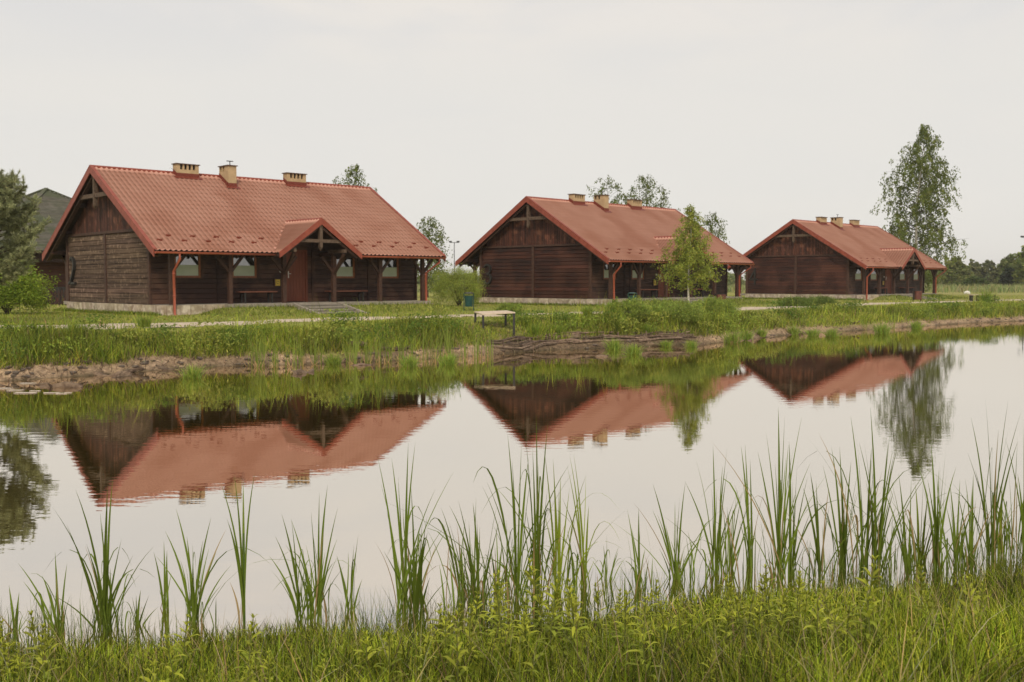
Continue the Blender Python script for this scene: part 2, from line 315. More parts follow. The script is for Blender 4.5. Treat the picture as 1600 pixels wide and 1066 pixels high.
# ------------------------------------------------------------------ roof tile sheet
def tile_sheet(u0, u1, slope_len, pu=.2, pv=.355, amp=.030, step=.050, su=6):
    """returns (u, v, h, faces): u along the eave, v down the slope, h height over the plane"""
    us = np.linspace(u0, u1, int(round((u1 - u0) / pu * su)) + 1); vs = []; hs = []; k = 0
    while k * pv < slope_len - 1e-3:
        a = k * pv; b = min((k + 1) * pv, slope_len)
        vs += [max(a - (.018 if k else 0), 0), b]; hs += [0, step * (b - a) / pv]; k += 1
    vs.append(slope_len); hs.append(0)
    vs = np.array(vs); hs = np.array(hs); U, Vv = np.meshgrid(us, vs)
    ph = 2 * np.pi * U / pu; wv = np.cos(ph) + .25 * np.cos(2 * ph)
    H = hs[:, None] * (.2 + .8 * (.5 - .5 * np.cos(ph)) ** 1.5) + amp * wv + amp
    n1, n2 = U.shape; I = np.arange(n1 * n2).reshape(n1, n2)
    return U, Vv, H, I
AL = math.atan((HR - HE) / W_); SL = W_ / math.cos(AL)
DX, DW, DH, DY = 6.607, 1.851, 3.2518, 5.933         # porch gable: centre, half width, ridge height, front
DA = math.atan((DH - HE) / DW); DSL = DW / math.cos(DA)
def quads(I, keep=None):
    F = np.stack([I[:-1, :-1], I[1:, :-1], I[1:, 1:], I[:-1, 1:]], -1).reshape(-1, 4)
    return F if keep is None else F[keep(F)]
def roof_mesh():
    VV = []; FF = []; off = 0
    for side in (-1, 1):
        U, V_, H, I = tile_sheet(0.02, L - .02, SL)
        y = side * (V_ * math.cos(AL) + H * math.sin(AL)); z = HR - V_ * math.sin(AL) + H * math.cos(AL) + FL
        P = np.stack([U, y, z], -1).reshape(-1, 3); F = quads(I) if side < 0 else quads(I)[:, ::-1]
        if side < 0:
            c = P[F].mean(1); under = (c[:, 2] - FL < DH - math.tan(DA) * abs(c[:, 0] - DX) - .03); F = F[~under]
        VV.append(P); FF.append(F + off); off += len(P)
    return nmesh('roof', np.concatenate(VV), np.concatenate(FF), M['roof'], None, False)
def dormer_mesh():
    VV = []; FF = []; off = 0; y_back = 3.2
    for side in (-1, 1):
        U, V_, H, I = tile_sheet(y_back, DY, DSL, pv=.33)
        x = DX + side * (V_ * math.cos(DA) + H * math.sin(DA)); z = DH - V_ * math.sin(DA) + H * math.cos(DA) + FL
        P = np.stack([x, -U, z], -1).reshape(-1, 3); F = quads(I)
        c = P[F].mean(1); zr = HR - math.tan(AL) * abs(c[:, 1]) + FL; F = F[c[:, 2] > zr - .06]
        if side > 0: F = F[:, ::-1]
        VV.append(P); FF.append(F + off); off += len(P)
    return nmesh('porch_roof', np.concatenate(VV), np.concatenate(FF), M['roof'], None, False)
ROOF, DORM = roof_mesh(), dormer_mesh()
def zroof(y, off=0): return FL + HR - math.tan(AL) * abs(y) - off / math.cos(AL)
CACHE = {}
def logs_x(mb, x0, x1, y, z0, z1, out, holes=(), bh=.19):
    """horizontal boards along x on the plane y, facing -y if out<0"""
    z = z0
    while z < z1 - .02:
        h = min(bh, z1 - z); segs = [(x0, x1)]
        for (a, b, c, d) in holes:
            if z + h / 2 > c and z + h / 2 < d: segs = [s for (p, q) in segs for s in ((p, min(q, a)), (max(p, b), q)) if s[1] - s[0] > .01]
        t = .035; k = tone(.78, 1.25)
        for (p, q) in segs:
            mb.add([(p, y, z), (p, y + out * t, z + .014), (p, y + out * t, z + h - .014), (p, y, z + h), (q, y, z), (q, y + out * t, z + .014), (q, y + out * t, z + h - .014), (q, y, z + h)],
                   [(0, 1, 5, 4), (1, 2, 6, 5), (2, 3, 7, 6), (0, 3, 2, 1), (4, 5, 6, 7)], k)
        z += h
def logs_y(mb, y0, y1, x, z0, z1, out, bh=.19):
    z = z0
    while z < z1 - .02:
        h = min(bh, z1 - z); p = y0
        while p < y1 - .01:
            q = y1 if (y1 - p < 4.5 or random.random() < .7) else p + random.uniform(2.5, 4)
            t = .035; k = tone(.72, 1.3)
            mb.add([(x, p, z), (x + out * t, p, z + .014), (x + out * t, p, z + h - .014), (x, p, z + h), (x, q, z), (x + out * t, q, z + .014), (x + out * t, q, z + h - .014), (x, q, z + h)],
                   [(0, 4, 5, 1), (1, 5, 6, 2), (2, 6, 7, 3), (0, 1, 2, 3), (4, 7, 6, 5)], k)
            p = q
        z += h
WIN = [(1.42, 2.46), (3.74, 4.80), (8.44, 9.42), (10.80, 11.74)]; WZ = (.98 + FL, 1.98 + FL)
DOORX = (6.10, 7.08)
POSTX = [.867 + (L - .8145 - .867) * i / 5 for i in range(6)]; PY = 5.02
def digit_strokes(d):
    if d == '2':
        p = [(.5 + .42 * math.cos(t), .70 + .28 * math.sin(t)) for t in np.linspace(2.1, -.55, 9)] + [(.62, .34), (.30, .10), (.06, .04)]
        return [p, [(.06, .04), (.96, .04)]]
    if d == '3':
        a = [(.45 + .42 * math.cos(t), .74 + .22 * math.sin(t)) for t in np.linspace(2.5, -1.5, 10)]
        b = [(.45 + .47 * math.cos(t), .28 + .25 * math.sin(t)) for t in np.linspace(1.5, -2.6, 11)]
        return [a, b]
    return [[(.68, .0), (.68, 1.0)], [(.68, 1.0), (.05, .32)], [(.02, .32), (.98, .32)]]
def cabin(hi, digit, label, lowmat, wallmat):
    hx, hy, a, hz = HOUSE[hi]
    r = empty('log_cabin', (hx, hy, hz - FL), a); tag(r, label, 'log cabin', 'log cabins with red metal tile roofs along the pond')
    xa, xb = G0, L - G1; yb = 4.8
    # plinth
    m = MB()
    x = xa - .06
    def stones(p0, p1, d, z1):   # a face of irregular stones
        n = max(2, int(abs(p1 - p0) / .42)); e = np.linspace(p0, p1, n + 1)
        return [(e[i], e[i + 1]) for i in range(n)]
    m.box((xa, -WW - .02, -.35), (xb, WW + .02, FL - .01))
    for (p, q) in stones(-PY - .12, WW + .1, 0, 0):
        o = random.uniform(0, .03); m.box((xa - .09 - o, p + .008, -.35), (xa + .1, q - .008, FL - .012 - random.uniform(0, .015)), tone(.85, 1.12))
    for (p, q) in stones(xa + .1, 2.9, 0, 0) + stones(11.0, xb, 0, 0):
        o = random.uniform(0, .03); m.box((p + .008, -PY - .10 - o, -.35), (q - .008, -PY + .15, FL - .012 - random.uniform(0, .015)), tone(.8, 1.1))
    m.box((POSTX[0] - .24, -PY - .16, -.35), (POSTX[0] + .24, -PY - .135, FL - .05)); m.box((POSTX[5] - .25, -PY - .4, -.35), (POSTX[5] + .3, -PY + .2, .28))
    m.box((xb - .2, -WW - .15, -.35), (xb + .1, WW, FL - .05))
    m.build('plinth', M['stone'], r)
    m = MB(); m.box((2.9, -PY - .34, FL - .14), (11.0, -WW + .05, FL)); m.box((xa + .12, -PY - .09, FL - .14), (2.897, -WW + .05, FL - .004)); m.box((11.003, -PY - .16, FL - .14), (xb - .02, -WW + .05, FL - .004))
    m.box((xa + .12, WW - .05, FL - .14), (xb - .05, yb + .3, FL - .004)); m.build('porch_floor', M['concrete'], r)
    # walls
    m = MB(); zt = zroof(WW, .16)
    holes = [(p, q, WZ[0], WZ[1]) for p, q in WIN] + [(DOORX[0], DOORX[1], 0, 2.12 + FL)]
    for (p, q, c, d) in [(xa, WIN[0][0], FL, zt), (WIN[0][1], WIN[1][0], FL, zt), (WIN[1][1], DOORX[0], FL, zt), (DOORX[1], WIN[2][0], FL, zt), (WIN[2][1], WIN[3][0], FL, zt), (WIN[3][1], xb, FL, zt)]:
        m.box((p, -WW, c), (q, -WW + .12, d))
    for p, q in WIN: m.box((p, -WW, FL), (q, -WW + .12, WZ[0])); m.box((p, -WW, WZ[1]), (q, -WW + .12, zt))
    m.box((DOORX[0], -WW, FL + 2.12), (DOORX[1], -WW + .12, zt))
    logs_x(m, xa, xb, -WW, FL, zt, -1, [(p, q, c - .05, d + .05) for p, q, c, d in holes])
    m.box((xa, WW - .12, FL), (xb, WW, zt)); logs_x(m, xa, xb, WW, FL, zt, 1)
    logs_y(m, -WW, WW, xb, FL, FL + 2.72, 1); m.box((xb - .1, -WW + .13, FL), (xb, WW - .13, FL + 2.72))
    # boarding behind the porch gable
    m.add([(DX - 1.3, -WW + .01, zt - .02), (DX + 1.3, -WW + .01, zt - .02), (DX, -WW + .01, FL + DH - .12)], [(0, 1, 2)])
    for px in (3.16, 3.62, 10.13, 7.35): m.box((px - .05, -WW - .075, FL), (px + .05, -WW, zt), (.8, .8, .8))
    m.build('wall', wallmat, r)
    m = MB(); m.box((xa, -WW + .13, FL), (xa + .1, WW - .13, FL + 2.72)); logs_y(m, -WW + .1, WW - .1, xa, FL, FL + 2.70, -1); m.build('gable_wall', lowmat, r)
    for xx, sg_ in ((xa, -1), (xb, 1)):
        for y in ((-WW, -.02, WW) if sg_ < 0 else (-WW, WW)):
            m = MB(); m.box((min(xx, xx + sg_ * .075), y - .09, FL), (max(xx, xx + sg_ * .075), y + .09, FL + 2.70)); m.build('wall_post', M['timber'], r)
        m = MB(); m.box((min(xx, xx + sg_ * .09), -WW - .1, FL + 2.70), (max(xx, xx + sg_ * .09), WW + .1, FL + 2.80)); m.build('gable_beam', M['timber'], r)
    # upper gables of upright boards
    for xx, sgn in ((xa, -1), (xb, 1)):
        m = MB(); y = -3.95
        m.add([(xx - sgn * .02, -4.1, FL + 2.80), (xx - sgn * .02, 4.1, FL + 2.80), (xx - sgn * .02, 0, FL + HR - .14)], [(0, 1, 2) if sgn < 0 else (2, 1, 0)], (.5, .5, .5))
        while y < 3.95:
            q = min(y + .135, 3.95); za, zb_ = zroof(y + .006, .15), zroof(q - .006, .15); k = tone(.6, 1.35)
            x0, x1 = xx, xx + sgn * .028
            if min(za, zb_) > FL + 2.82:
                vs = [(x0, y + .006, FL + 2.80), (x0, q - .006, FL + 2.80), (x0, q - .006, zb_), (x0, y + .006, za), (x1, y + .006, FL + 2.80), (x1, q - .006, FL + 2.80), (x1, q - .006, zb_), (x1, y + .006, za)]
                fs = [(4, 7, 6, 5), (0, 4, 5, 1), (1, 5, 6, 2), (2, 6, 7, 3), (3, 7, 4, 0)]
                m.add(vs, fs if sgn < 0 else [f[::-1] for f in fs], k)
            y = q
        m.build('gable_boards', M['gable'], r)
    # number on the gable
    m = MB()
    for st in digit_strokes(digit):
        for i in range(len(st) - 1):
            P = [(xa - .075, 3.72 - u * .60, FL + .72 + v * 1.12) for u, v in (st[i], st[i + 1])]
            dv = (Vector(P[1]) - Vector(P[0])).normalized() * .05
            m.beam(Vector(P[0]) - dv, Vector(P[1]) + dv, .085, .13 + i * .004, up=(1, 0, 0))
    m.build('house_number', M['dark'], r)
    # roof with ridge cap; soffit boards; snow guards
    roof = link('roof', ROOF, r)
    m = MB(); m.tube([(x, 0, FL + HR + .03) for x in np.linspace(-.03, L + .03, 36)], .065, 8); m.build('ridge_cap', M['verge'], roof)
    m = MB(); t = .11
    for s in (-1, 1):
        for xs in ([(0.03, L - .03)] if s > 0 else [(0.03, DX - DW + .05), (DX + DW - .05, L - .03)]):
            y0 = 0.02; y1 = W_ - .02
            m.add([(xs[0], s * y0, zroof(y0, .02)), (xs[1], s * y0, zroof(y0, .02)), (xs[1], s * y1, zroof(y1, .02)), (xs[0], s * y1, zroof(y1, .02)),
                   (xs[0], s * y0, zroof(y0, .1)), (xs[1], s * y0, zroof(y0, .1)), (xs[1], s * y1, zroof(y1, .1)), (xs[0], s * y1, zroof(y1, .1))],
                  [(0, 1, 2, 3), (4, 7, 6, 5), (0, 4, 5, 1), (1, 5, 6, 2), (2, 6, 7, 3), (3, 7, 4, 0)])
        n = 22
        for i in range(n):
            x = .25 + (L - .5) * i / (n - 1)
            if s < 0 and abs(x - DX) < DW + .1: continue
            m.beam((x, s * WW, zroof(WW, .17)), (x, s * (W_ - .08), zroof(W_ - .08, .17)), .09, .13)
        for yy in (1.9, 3.6): m.beam((-.0 + .05, s * yy, zroof(yy, .19)), (xa + .2, s * yy, zroof(yy, .19)), .12, .14)
    m.beam((.05, 0, zroof(0, .24)), (xa + .2, 0, zroof(0, .24)), .12, .14)
    m.build('soffit', M['soffit'], roof)
    sg = CACHE.get('sg')
    if sg is None:
        q = MB(); q.add([(-.10, 0, 0), (.10, 0, 0), (.10, .0, .075), (-.10, 0, .075), (-.10, .05, 0), (.10, .05, 0)], [(0, 1, 2, 3), (3, 2, 5, 4), (0, 3, 4), (1, 5, 2)]); q.box((-.02, 0, -.01), (.02, .16, .012))
        sg = CACHE['sg'] = q.mesh('snow_guard', M['verge'])
    for row, (vv, off) in enumerate(((.62, 0), (.97, .5))):
        yy = W_ - vv * math.cos(AL)
        for k in range(14):
            x = .45 + (k + off) * .93
            zz = HR - math.tan(AL) * yy
            if x > L - .3 or zz < DH - math.tan(DA) * abs(x - DX) + .15: continue
            o = link('snow_guard', sg, roof, (x, -yy, FL + zz + .045)); o.rotation_euler = (AL, 0, 0)
    # verge boards
    for xx, sgn in ((0, -1), (L, 1)):
        for s in (-1, 1):
            m = MB(); y0, y1 = 0, W_ + .03
            for (z0, z1, x0, x1) in ((.075, -.20, 0, .03), (.085, .055, -.10, .035)):
                xA, xB = xx + sgn * x0, xx + sgn * x1
                vs = [(xA, s * y0, zroof(y0) + z0 * 1.1), (xA, s * y1, zroof(y1) + z0), (xA, s * y1, zroof(y1) + z1), (xA, s * y0, zroof(y0) + z1 * 1.1), (xB, s * y0, zroof(y0) + z0 * 1.1), (xB, s * y1, zroof(y1) + z0), (xB, s * y1, zroof(y1) + z1), (xB, s * y0, zroof(y0) + z1 * 1.1)]
                m.add(vs, [(0, 1, 2, 3), (7, 6, 5, 4), (0, 4, 5, 1), (1, 5, 6, 2), (2, 6, 7, 3), (3, 7, 4, 0)])
            m.build('verge_board', M['verge'], r)
    # tie beam and king post in the near gable overhang
    for xx in (.16, L - .16):
        m = MB(); zt2 = FL + HR - 1.08; hwid = (1.0 - .10) / math.tan(AL)
        m.box((xx - .05, -hwid, zt2 - .08), (xx + .05, hwid, zt2 + .08)); m.build('tie_beam', M['gtimber'], r)
        m = MB(); m.box((xx - .07, -.075, FL + HR - 1.48), (xx + .07, .075, FL + HR - .12)); m.add([(xx - .07, -.075, FL + HR - 1.48), (xx + .07, -.075, FL + HR - 1.48), (xx + .07, .075, FL + HR - 1.48), (xx - .07, .075, FL + HR - 1.48), (xx, 0, FL + HR - 1.62)], [(0, 4, 1), (1, 4, 2), (2, 4, 3), (3, 4, 0)])
        m.build('king_post', M['gtimber'], r)
        for s in (-1, 1):
            m = MB(); m.beam((xx, s * .1, zroof(.1, .24)), (xx, s * (W_ - .15), zroof(W_ - .15, .24)), .08, .14, up=(1, 0, 0)); m.build('rafter', M['timber'], r)
    # gutters and downpipes
    def gutter(x0, x1, yg):
        m = MB(); n = 9; s = 1 if yg > 0 else -1; vs = []; fs = []
        for k in range(n):
            t = math.pi * k / (n - 1)
            for rr in (.075, .066):
                for xx in (x0, x1): vs.append((xx, yg + s * rr * math.cos(t), FL + HE - .03 - rr * math.sin(t) * 1.0))
        for k in range(n - 1):
            b = k * 4; c = b + 4
            fs += [(b, b + 1, c + 1, c), (b + 2, c + 2, c + 3, b + 3), (b, c, c + 2, b + 2), (b + 1, b + 3, c + 3, c + 1)]
        m.add(vs, fs); m.build('gutter', M['trim'], r, True)
    gutter(.02, DX - DW - .03, -W_ - .06); gutter(DX + DW + .03, L - .02, -W_ - .06); gutter(.02, L - .02, W_ + .06)
    zg = FL + HE - .09
    for pts in ([(POSTX[0] + .05, -W_ - .06, zg), (POSTX[0] + .05, -W_ - .06, zg - .18), (POSTX[0] + .0, -PY - .22, zg - .62), (POSTX[0] + .0, -PY - .22, .12), (POSTX[0], -PY - .26, .03), (POSTX[0], -PY - .36, -.03)],
                [(L - .35, -W_ - .06, zg), (L - .35, -W_ - .06, zg - .14), (POSTX[5] + .12, -PY - .1, zg - .62), (POSTX[5] + .12, -PY - .1, .1), (POSTX[5] + .12, -PY - .2, -.06)]):
        m = MB(); m.tube(pts, .05, 10)
        for z in (.7, 1.5): m.tube([(pts[3][0], pts[3][1], z), (pts[3][0], pts[3][1], z + .04)], .06, 10)
        m.build('downpipe', M['trim'], r, True)
    # porch posts, plates, braces
    m = MB(); zp = zroof(PY, .20) - .07
    for (x0, x1) in ((.1, DX - DW + .1), (DX + DW - .1, L - .1)): m.box((x0, -PY - .07, zp - .09), (x1, -PY + .07, zp + .07))
    m.box((.1, yb - .07, zroof(yb, .2) - .16), (L - .1, yb + .07, zroof(yb, .2))); m.build('porch_plate', M['timber'], r)
    for i, x in enumerate(POSTX):
        m = MB(); m.box((x - .075, -PY - .075, .15 if i == 5 else FL), (x + .075, -PY + .075, zp - .09)); p = m.build('post', M['timber'], r)
        for s in (-1, 1):
            if (i == 0 and s < 0): continue
            m = MB(); m.beam((x + s * .06, -PY, FL + 1.22), (x + s * .56, -PY, zp - .12), .10, .09, up=(0, 1, 0)); m.build('brace', M['timber'], p)
        if i in (2, 3):
            m = MB(); m.beam((x, -PY - .06, FL + 1.15), (x, -DY + .15, FL + HE + .02), .1, .1, up=(1, 0, 0)); m.build('bracket', M['timber'], p)
            m = MB(); m.beam((x, -PY + .3, FL + HE + .13), (x, -DY + .06, FL + HE + .13), .13, .14); m.build('bracket_beam', M['gtimber'], p)
        m = MB(); m.beam((x, -PY, zp), (x, -WW, zp), .1, .12); m.build('porch_beam', M['timber'], p)
    for x in (.75, 4.4, 8.4, L - .75):
        m = MB(); m.box((x - .08, yb - .08, .2), (x + .08, yb + .08, zroof(yb, .2) - .16)); p = m.build('post', M['timber'], r)
        for s in (-1, 1):
            m = MB(); m.beam((x, yb, FL + 1.5), (x, yb + s * .55, FL + 2.05 - s * .0 - .12 * (s > 0)), .09, .09, up=(1, 0, 0)); m.build('brace', M['timber'], p)
    # porch gable
    pr = link('porch_roof', DORM, r)
    m = MB(); ybk = (HR - DH) / math.tan(AL); m.tube([(DX, -y, FL + DH + .03) for y in np.linspace(ybk - .1, DY, 10)], .055, 8); m.build('ridge_cap', M['verge'], pr)
    for s in (-1, 1):
        m = MB(); xe = DX + s * DW
        A = (DX, FL + DH); B = (xe + s * .03, FL + HE - .02)
        vs = []
        for yy in (-DY - .035, -DY + .0):
            vs += [(A[0], yy, A[1] + .075), (B[0], yy, B[1] + .06), (B[0], yy, B[1] - .17), (A[0], yy, A[1] - .19)]
        m.add(vs, [(0, 1, 2, 3), (7, 6, 5, 4), (0, 4, 5, 1), (1, 5, 6, 2), (2, 6, 7, 3)]); m.build('verge_board', M['verge'], pr)
        m = MB(); q = .10
        m.add([(DX, -DY + .01, FL + DH - .03), (xe, -DY + .01, FL + HE - .03), (xe, -WW, FL + HE - .03), (DX, -WW + .8, FL + DH - .03), (DX, -DY + .01, FL + DH - .03 - q), (xe, -DY + .01, FL + HE - .03 - q), (xe, -WW, FL + HE - .03 - q), (DX, -WW + .8, FL + DH - .03 - q)],
              [(0, 1, 2, 3), (7, 6, 5, 4), (0, 4, 5, 1), (1, 5, 6, 2)]); m.build('soffit', M['soffit'], pr)
        m = MB(); m.beam((DX + s * .03, -DY + .14, FL + DH - .27), (xe - s * .12, -DY + .14, FL + HE - .12), .09, .13, up=(0, 1, 0)); m.build('rafter', M['timber'], pr)
        # valley flashing
        m = MB(); m.beam((DX + s * .02, -ybk, FL + DH + .035), (xe + s * .05, -W_ + .02, FL + HE + .04), .10, .012, up=(0, -math.sin(AL), math.cos(AL))); m.build('valley_flashing', M['roof'], pr)
    m = MB(); zt3 = FL + HE + .50; hw = (DH - HE - .50 - .17) / math.tan(DA); m.box((DX - hw, -DY + .05, zt3 - .06), (DX + hw, -DY + .13, zt3 + .07)); m.build('tie_beam', M['gtimber'], pr)
    m = MB(); m.box((DX - .065, -DY + .02, FL + HE + .27), (DX + .065, -DY + .16, FL + DH - .2)); zz = FL + HE + .27
    m.add([(DX - .065, -DY + .02, zz), (DX + .065, -DY + .02, zz), (DX + .065, -DY + .16, zz), (DX - .065, -DY + .16, zz), (DX, -DY + .09, zz - .17)], [(0, 4, 1), (1, 4, 2), (2, 4, 3), (3, 4, 0)]); m.build('king_post', M['gtimber'], pr)
    # windows
    for (p, q) in WIN:
        z0, z1 = WZ; m = MB(); fw = .075; y0, y1 = -WW - .045, -WW + .05
        m.box((p, y0, z0), (p + fw, y1, z1)); m.box((q - fw, y0, z0), (q, y1, z1)); m.box((p + fw, y0, z0), (q - fw, y1, z0 + fw)); m.box((p + fw, y0, z1 - fw), (q - fw, y1, z1))
        wn = m.build('window', M['wframe'], r)
        m = MB(); m.box((p - .05, y0 - .06, z0 - .045), (q + .05, y0 + .05, z0 - .003)); m.build('sill', M['timber'], wn)
        m = MB()
        for s_ in ((p - .11, p - .003), (q + .003, q + .11)): m.box((s_[0], y0 - .03, z0 - .003), (s_[1], y0 + .04, z1))
        m.box((p - .11, y0 - .03, z1 + .003), (q + .11, y0 + .04, z1 + .1)); m.build('casing', M['timber'], wn)
        m = MB(); m.add([(p + fw, -WW - .01, z0 + fw), (q - fw, -WW - .01, z0 + fw), (q - fw, -WW - .01, z1 - fw), (p + fw, -WW - .01, z1 - fw)], [(0, 1, 2, 3)]); m.build('pane', M['glass'], wn)
        m = MB(); m.box((p + fw + .004, -WW - .016, z0 + fw + .004), (q - fw - .004, -WW - .0125, z0 + fw + .40)); m.build('curtain', M['curtain'], wn)
    # door
    m = MB(); p, q = DOORX; n = 6
    for i in range(n):
        a0 = p + .06 + (q - p - .12) * i / n; a1 = p + .06 + (q - p - .12) * (i + 1) / n
        m.box((a0 + .003, -WW - .02, FL + .03), (a1 - .003, -WW + .04, FL + 2.06), tone(.9, 1.1))
    m.box((p + .06, -WW - .01, FL + .03), (q - .06, -WW + .03, FL + 2.06), (.6, .6, .6)); m.box((p + .06, -WW - .035, FL + .98), (q - .06, -WW - .021, FL + 1.08))
    m.box((p - .03, -WW - .05, FL), (p + .06, -WW + .06, FL + 2.12)); m.box((q - .06, -WW - .05, FL), (q + .03, -WW + .06, FL + 2.12)); m.box((p + .06, -WW - .05, FL + 2.06), (q - .06, -WW + .06, FL + 2.12))
    dr = m.build('door', M['door'], r)
    m = MB(); m.box((p + .10, -WW - .05, FL + .98), (p + .14, -WW - .036, FL + 1.25)); m.beam((p + .12, -WW - .07, FL + 1.15), (p + .22, -WW - .07, FL + 1.15), .02, .02); m.build('handle', M['white'], dr)
    # box, lamp
    m = MB(); m.box((5.54, -WW - .09, FL + .64), (5.86, -WW - .036, FL + .95)); sg2 = m.build('sign_board', M['timber'], r)
    m = MB(); m.box((5.60, -WW - .1, FL + .67), (5.80, -WW - .091, FL + .92)); yp = m.build('sign_plate', M['yellow'], sg2)
    m = MB(); m.tube([(5.70 + .055 * math.cos(t), -WW - .104, FL + .80 + .055 * math.sin(t)) for t in np.linspace(.5, 5.8, 14)], .009, 5); m.build('sign_emblem', M['dark'], yp)
    m = MB(); m.tube([(5.86, -WW - .09, FL + 1.24), (5.86, -WW - .035, FL + 1.24)], .05, 10); m.build('wall_lamp', M['white'], r)
    # chimneys
    for (x0, x1, ya, yb2, top, holes_, pipe) in ((3.34, 4.30, -.33, .02, HR + .40, 4, 0), (5.34, 5.72, -.86, -.08, HR + .44, 1, 1), (8.46, 9.42, -.33, .02, HR + .40, 4, 0)):
        m = MB(); zb = FL + HR - .75; zt4 = FL + top
        m.box((x0, ya, zb), (x1, yb2, zt4 - .24), (1, 1, 1))
        # vent openings: pillars between holes
        hh = .19; z0 = zt4 - .24; n = holes_
        if n == 4:
            wpl = .07; gap = (x1 - x0 - .30 - wpl * 3) / 4; xs = x0 + .15
            m.box((x0, ya, z0), (xs, yb2, zt4 - .03)); m.box((x1 - .15, ya, z0), (x1, yb2, zt4 - .03))
            for k in range(3): m.box((xs + gap * (k + 1) + wpl * k, ya, z0), (xs + (gap + wpl) * (k + 1), ya + .1, zt4 - .03)); m.box((xs + gap * (k + 1) + wpl * k, yb2 - .1, z0), (xs + (gap + wpl) * (k + 1), yb2, zt4 - .03))
            inner = (x0 + .15, ya + .12, z0 - .002, x1 - .15, yb2 - .12, zt4 - .032)
        else:
            m.box((x0, ya, z0), (x0 + .1, ya + .33, zt4 - .03)); m.box((x0, ya + .47, z0), (x0 + .1, yb2 - .2, zt4 - .03)); m.box((x0, yb2 - .06, z0), (x0 + .1, yb2, zt4 - .03)); m.box((x0 + .1, ya, z0), (x1, ya + .1, zt4 - .03)); m.box((x0 + .1, yb2 - .06, z0), (x1, yb2, zt4 - .03)); m.box((x1 - .1, ya + .1, z0), (x1, yb2 - .06, zt4 - .03))
            inner = (x0 + .12, ya + .12, z0 - .002, x1 - .12, yb2 - .1, zt4 - .032)
        ch = m.build('chimney', M['ochre'], r)
        m = MB(); m.box(inner[:3], inner[3:]); m.build('vent_opening', M['dark'], ch)
        m = MB(); m.box((x0 - .045, ya - .045, zt4 - .03), (x1 + .045, yb2 + .045, zt4 + .005)); m.build('cap', M['cap'], ch)
        m = MB(); e = .012
        for (u0, u1, v0, v1) in ((x0 - e, x1 + e, ya - e, ya - e), (x0 - e, x0 - e, ya, min(yb2, .0)), (x1 + e, x1 + e, ya, min(yb2, .0))):
            zA, zB = zroof(v0) - .05, zroof(v1) - .05
            m.add([(u0, v0, zA), (u1, v1, zB), (u1, v1, zB + .27), (u0, v0, zA + .27)], [(0, 1, 2, 3)])
        m.add([(x0 - .12, ya - .16, zroof(ya - .16) + .075), (x1 + .12, ya - .16, zroof(ya - .16) + .075), (x1 + .12, ya - e, zroof(ya) + .08), (x0 - .12, ya - e, zroof(ya) + .08)], [(0, 1, 2, 3)])
        m.build('flashing', M['flash'], ch)
        if pipe:
            m = MB(); m.tube([((x0 + x1) / 2 + .1, (ya + yb2) / 2, zt4), ((x0 + x1) / 2 + .1, (ya + yb2) / 2, zt4 + .2)], .02, 6); m.tube([((x0 + x1) / 2 - .05, (ya + yb2) / 2, zt4 + .21), ((x0 + x1) / 2 + .25, (ya + yb2) / 2, zt4 + .21)], .02, 6); m.build('flue_pipe', M['dark'], ch)
    # steps
    m = MB(); x0, x1 = 5.72, 7.66; n = 5
    for k in range(n):
        z1 = FL - .01 - (k + 1) * .092 + .02 if k else FL - .075; y0 = -PY - .34 - k * .42; m.box((x0, y0 - .43, -.5), (x1, y0 - .0, z1), tone(.85, 1.1))
        m.box((x0 - .0, y0 - .445, z1 - .035), (x1, y0 - .431, z1 - .004), (.55, .55, .55))
    stp = m.build('steps', M['concrete'], r)
    for xx in (x0 - .14, x1 + .02):
        m = MB(); ya, ye = -PY - .34, -PY - 2.5
        m.add([(xx, ya, FL + .01), (xx + .12, ya, FL + .01), (xx + .12, ye, -.02), (xx, ye, -.02), (xx, ya, -.5), (xx + .12, ya, -.5), (xx + .12, ye, -.5), (xx, ye, -.5)], [(0, 3, 2, 1), (0, 4, 7, 3), (1, 2, 6, 5), (2, 3, 7, 6)], (1.1, 1.1, 1.1)); m.build('kerb', M['concrete'], stp)
    return r
CAB = []
CAB.append(cabin(0, '2', 'nearest log cabin, with the number 2 on its weathered grey brown gable wall', M['weathered'], M['dwall']))
CAB.append(cabin(1, '3', 'middle log cabin, with the number 3 on its dark gable, behind the small birch', M['dwall2'], M['dwall']))
CAB.append(cabin(2, '4', 'farthest log cabin, number 4 on its reddish brown gable, before the tall birch', M['dwall2'], M['dwall']))
def hloc(hi, lx, front, z):
    hx, hy, a, hz = HOUSE[hi]; c, s = math.cos(a), math.sin(a)
    return (hx + lx * c + front * s, hy + lx * s - front * c, hz + z)
# porch benches
def porch_bench(hi, x0, x1, label):
    o = empty('porch_bench', hloc(hi, (x0 + x1) / 2, 4.5, 0), HOUSE[hi][2]); tag(o, label, 'bench', 'wooden benches under the cabin porches'); h = (x1 - x0) / 2
    m = MB(); m.box((-h, -.2, .42), (h, -.02, .46), tone()); m.box((-h, .0, .42), (h, .18, .46), tone()); m.build('seat', M['bench'], o)
    for s in (-1, 1):
        m = MB(); xx = s * (h - .22); m.box((xx - .03, -.18, 0), (xx + .03, -.12, .418)); m.box((xx - .03, .1, 0), (xx + .03, .16, .418)); m.box((xx - .03, -.12, .34), (xx + .03, .1, .40)); m.build('leg', M['dark'], o)
BL = [('nearest cabin, left of its door', 'nearest cabin, right of its door'), ('middle cabin, left of its door', 'middle cabin, right of its door'), ('farthest cabin, left of its door', 'farthest cabin, right of its door')]
for hi in range(3):
    porch_bench(hi, 3.75, 5.35, 'brown porch bench at the ' + BL[hi][0]); porch_bench(hi, 7.75, 9.65, 'brown porch bench at the ' + BL[hi][1])

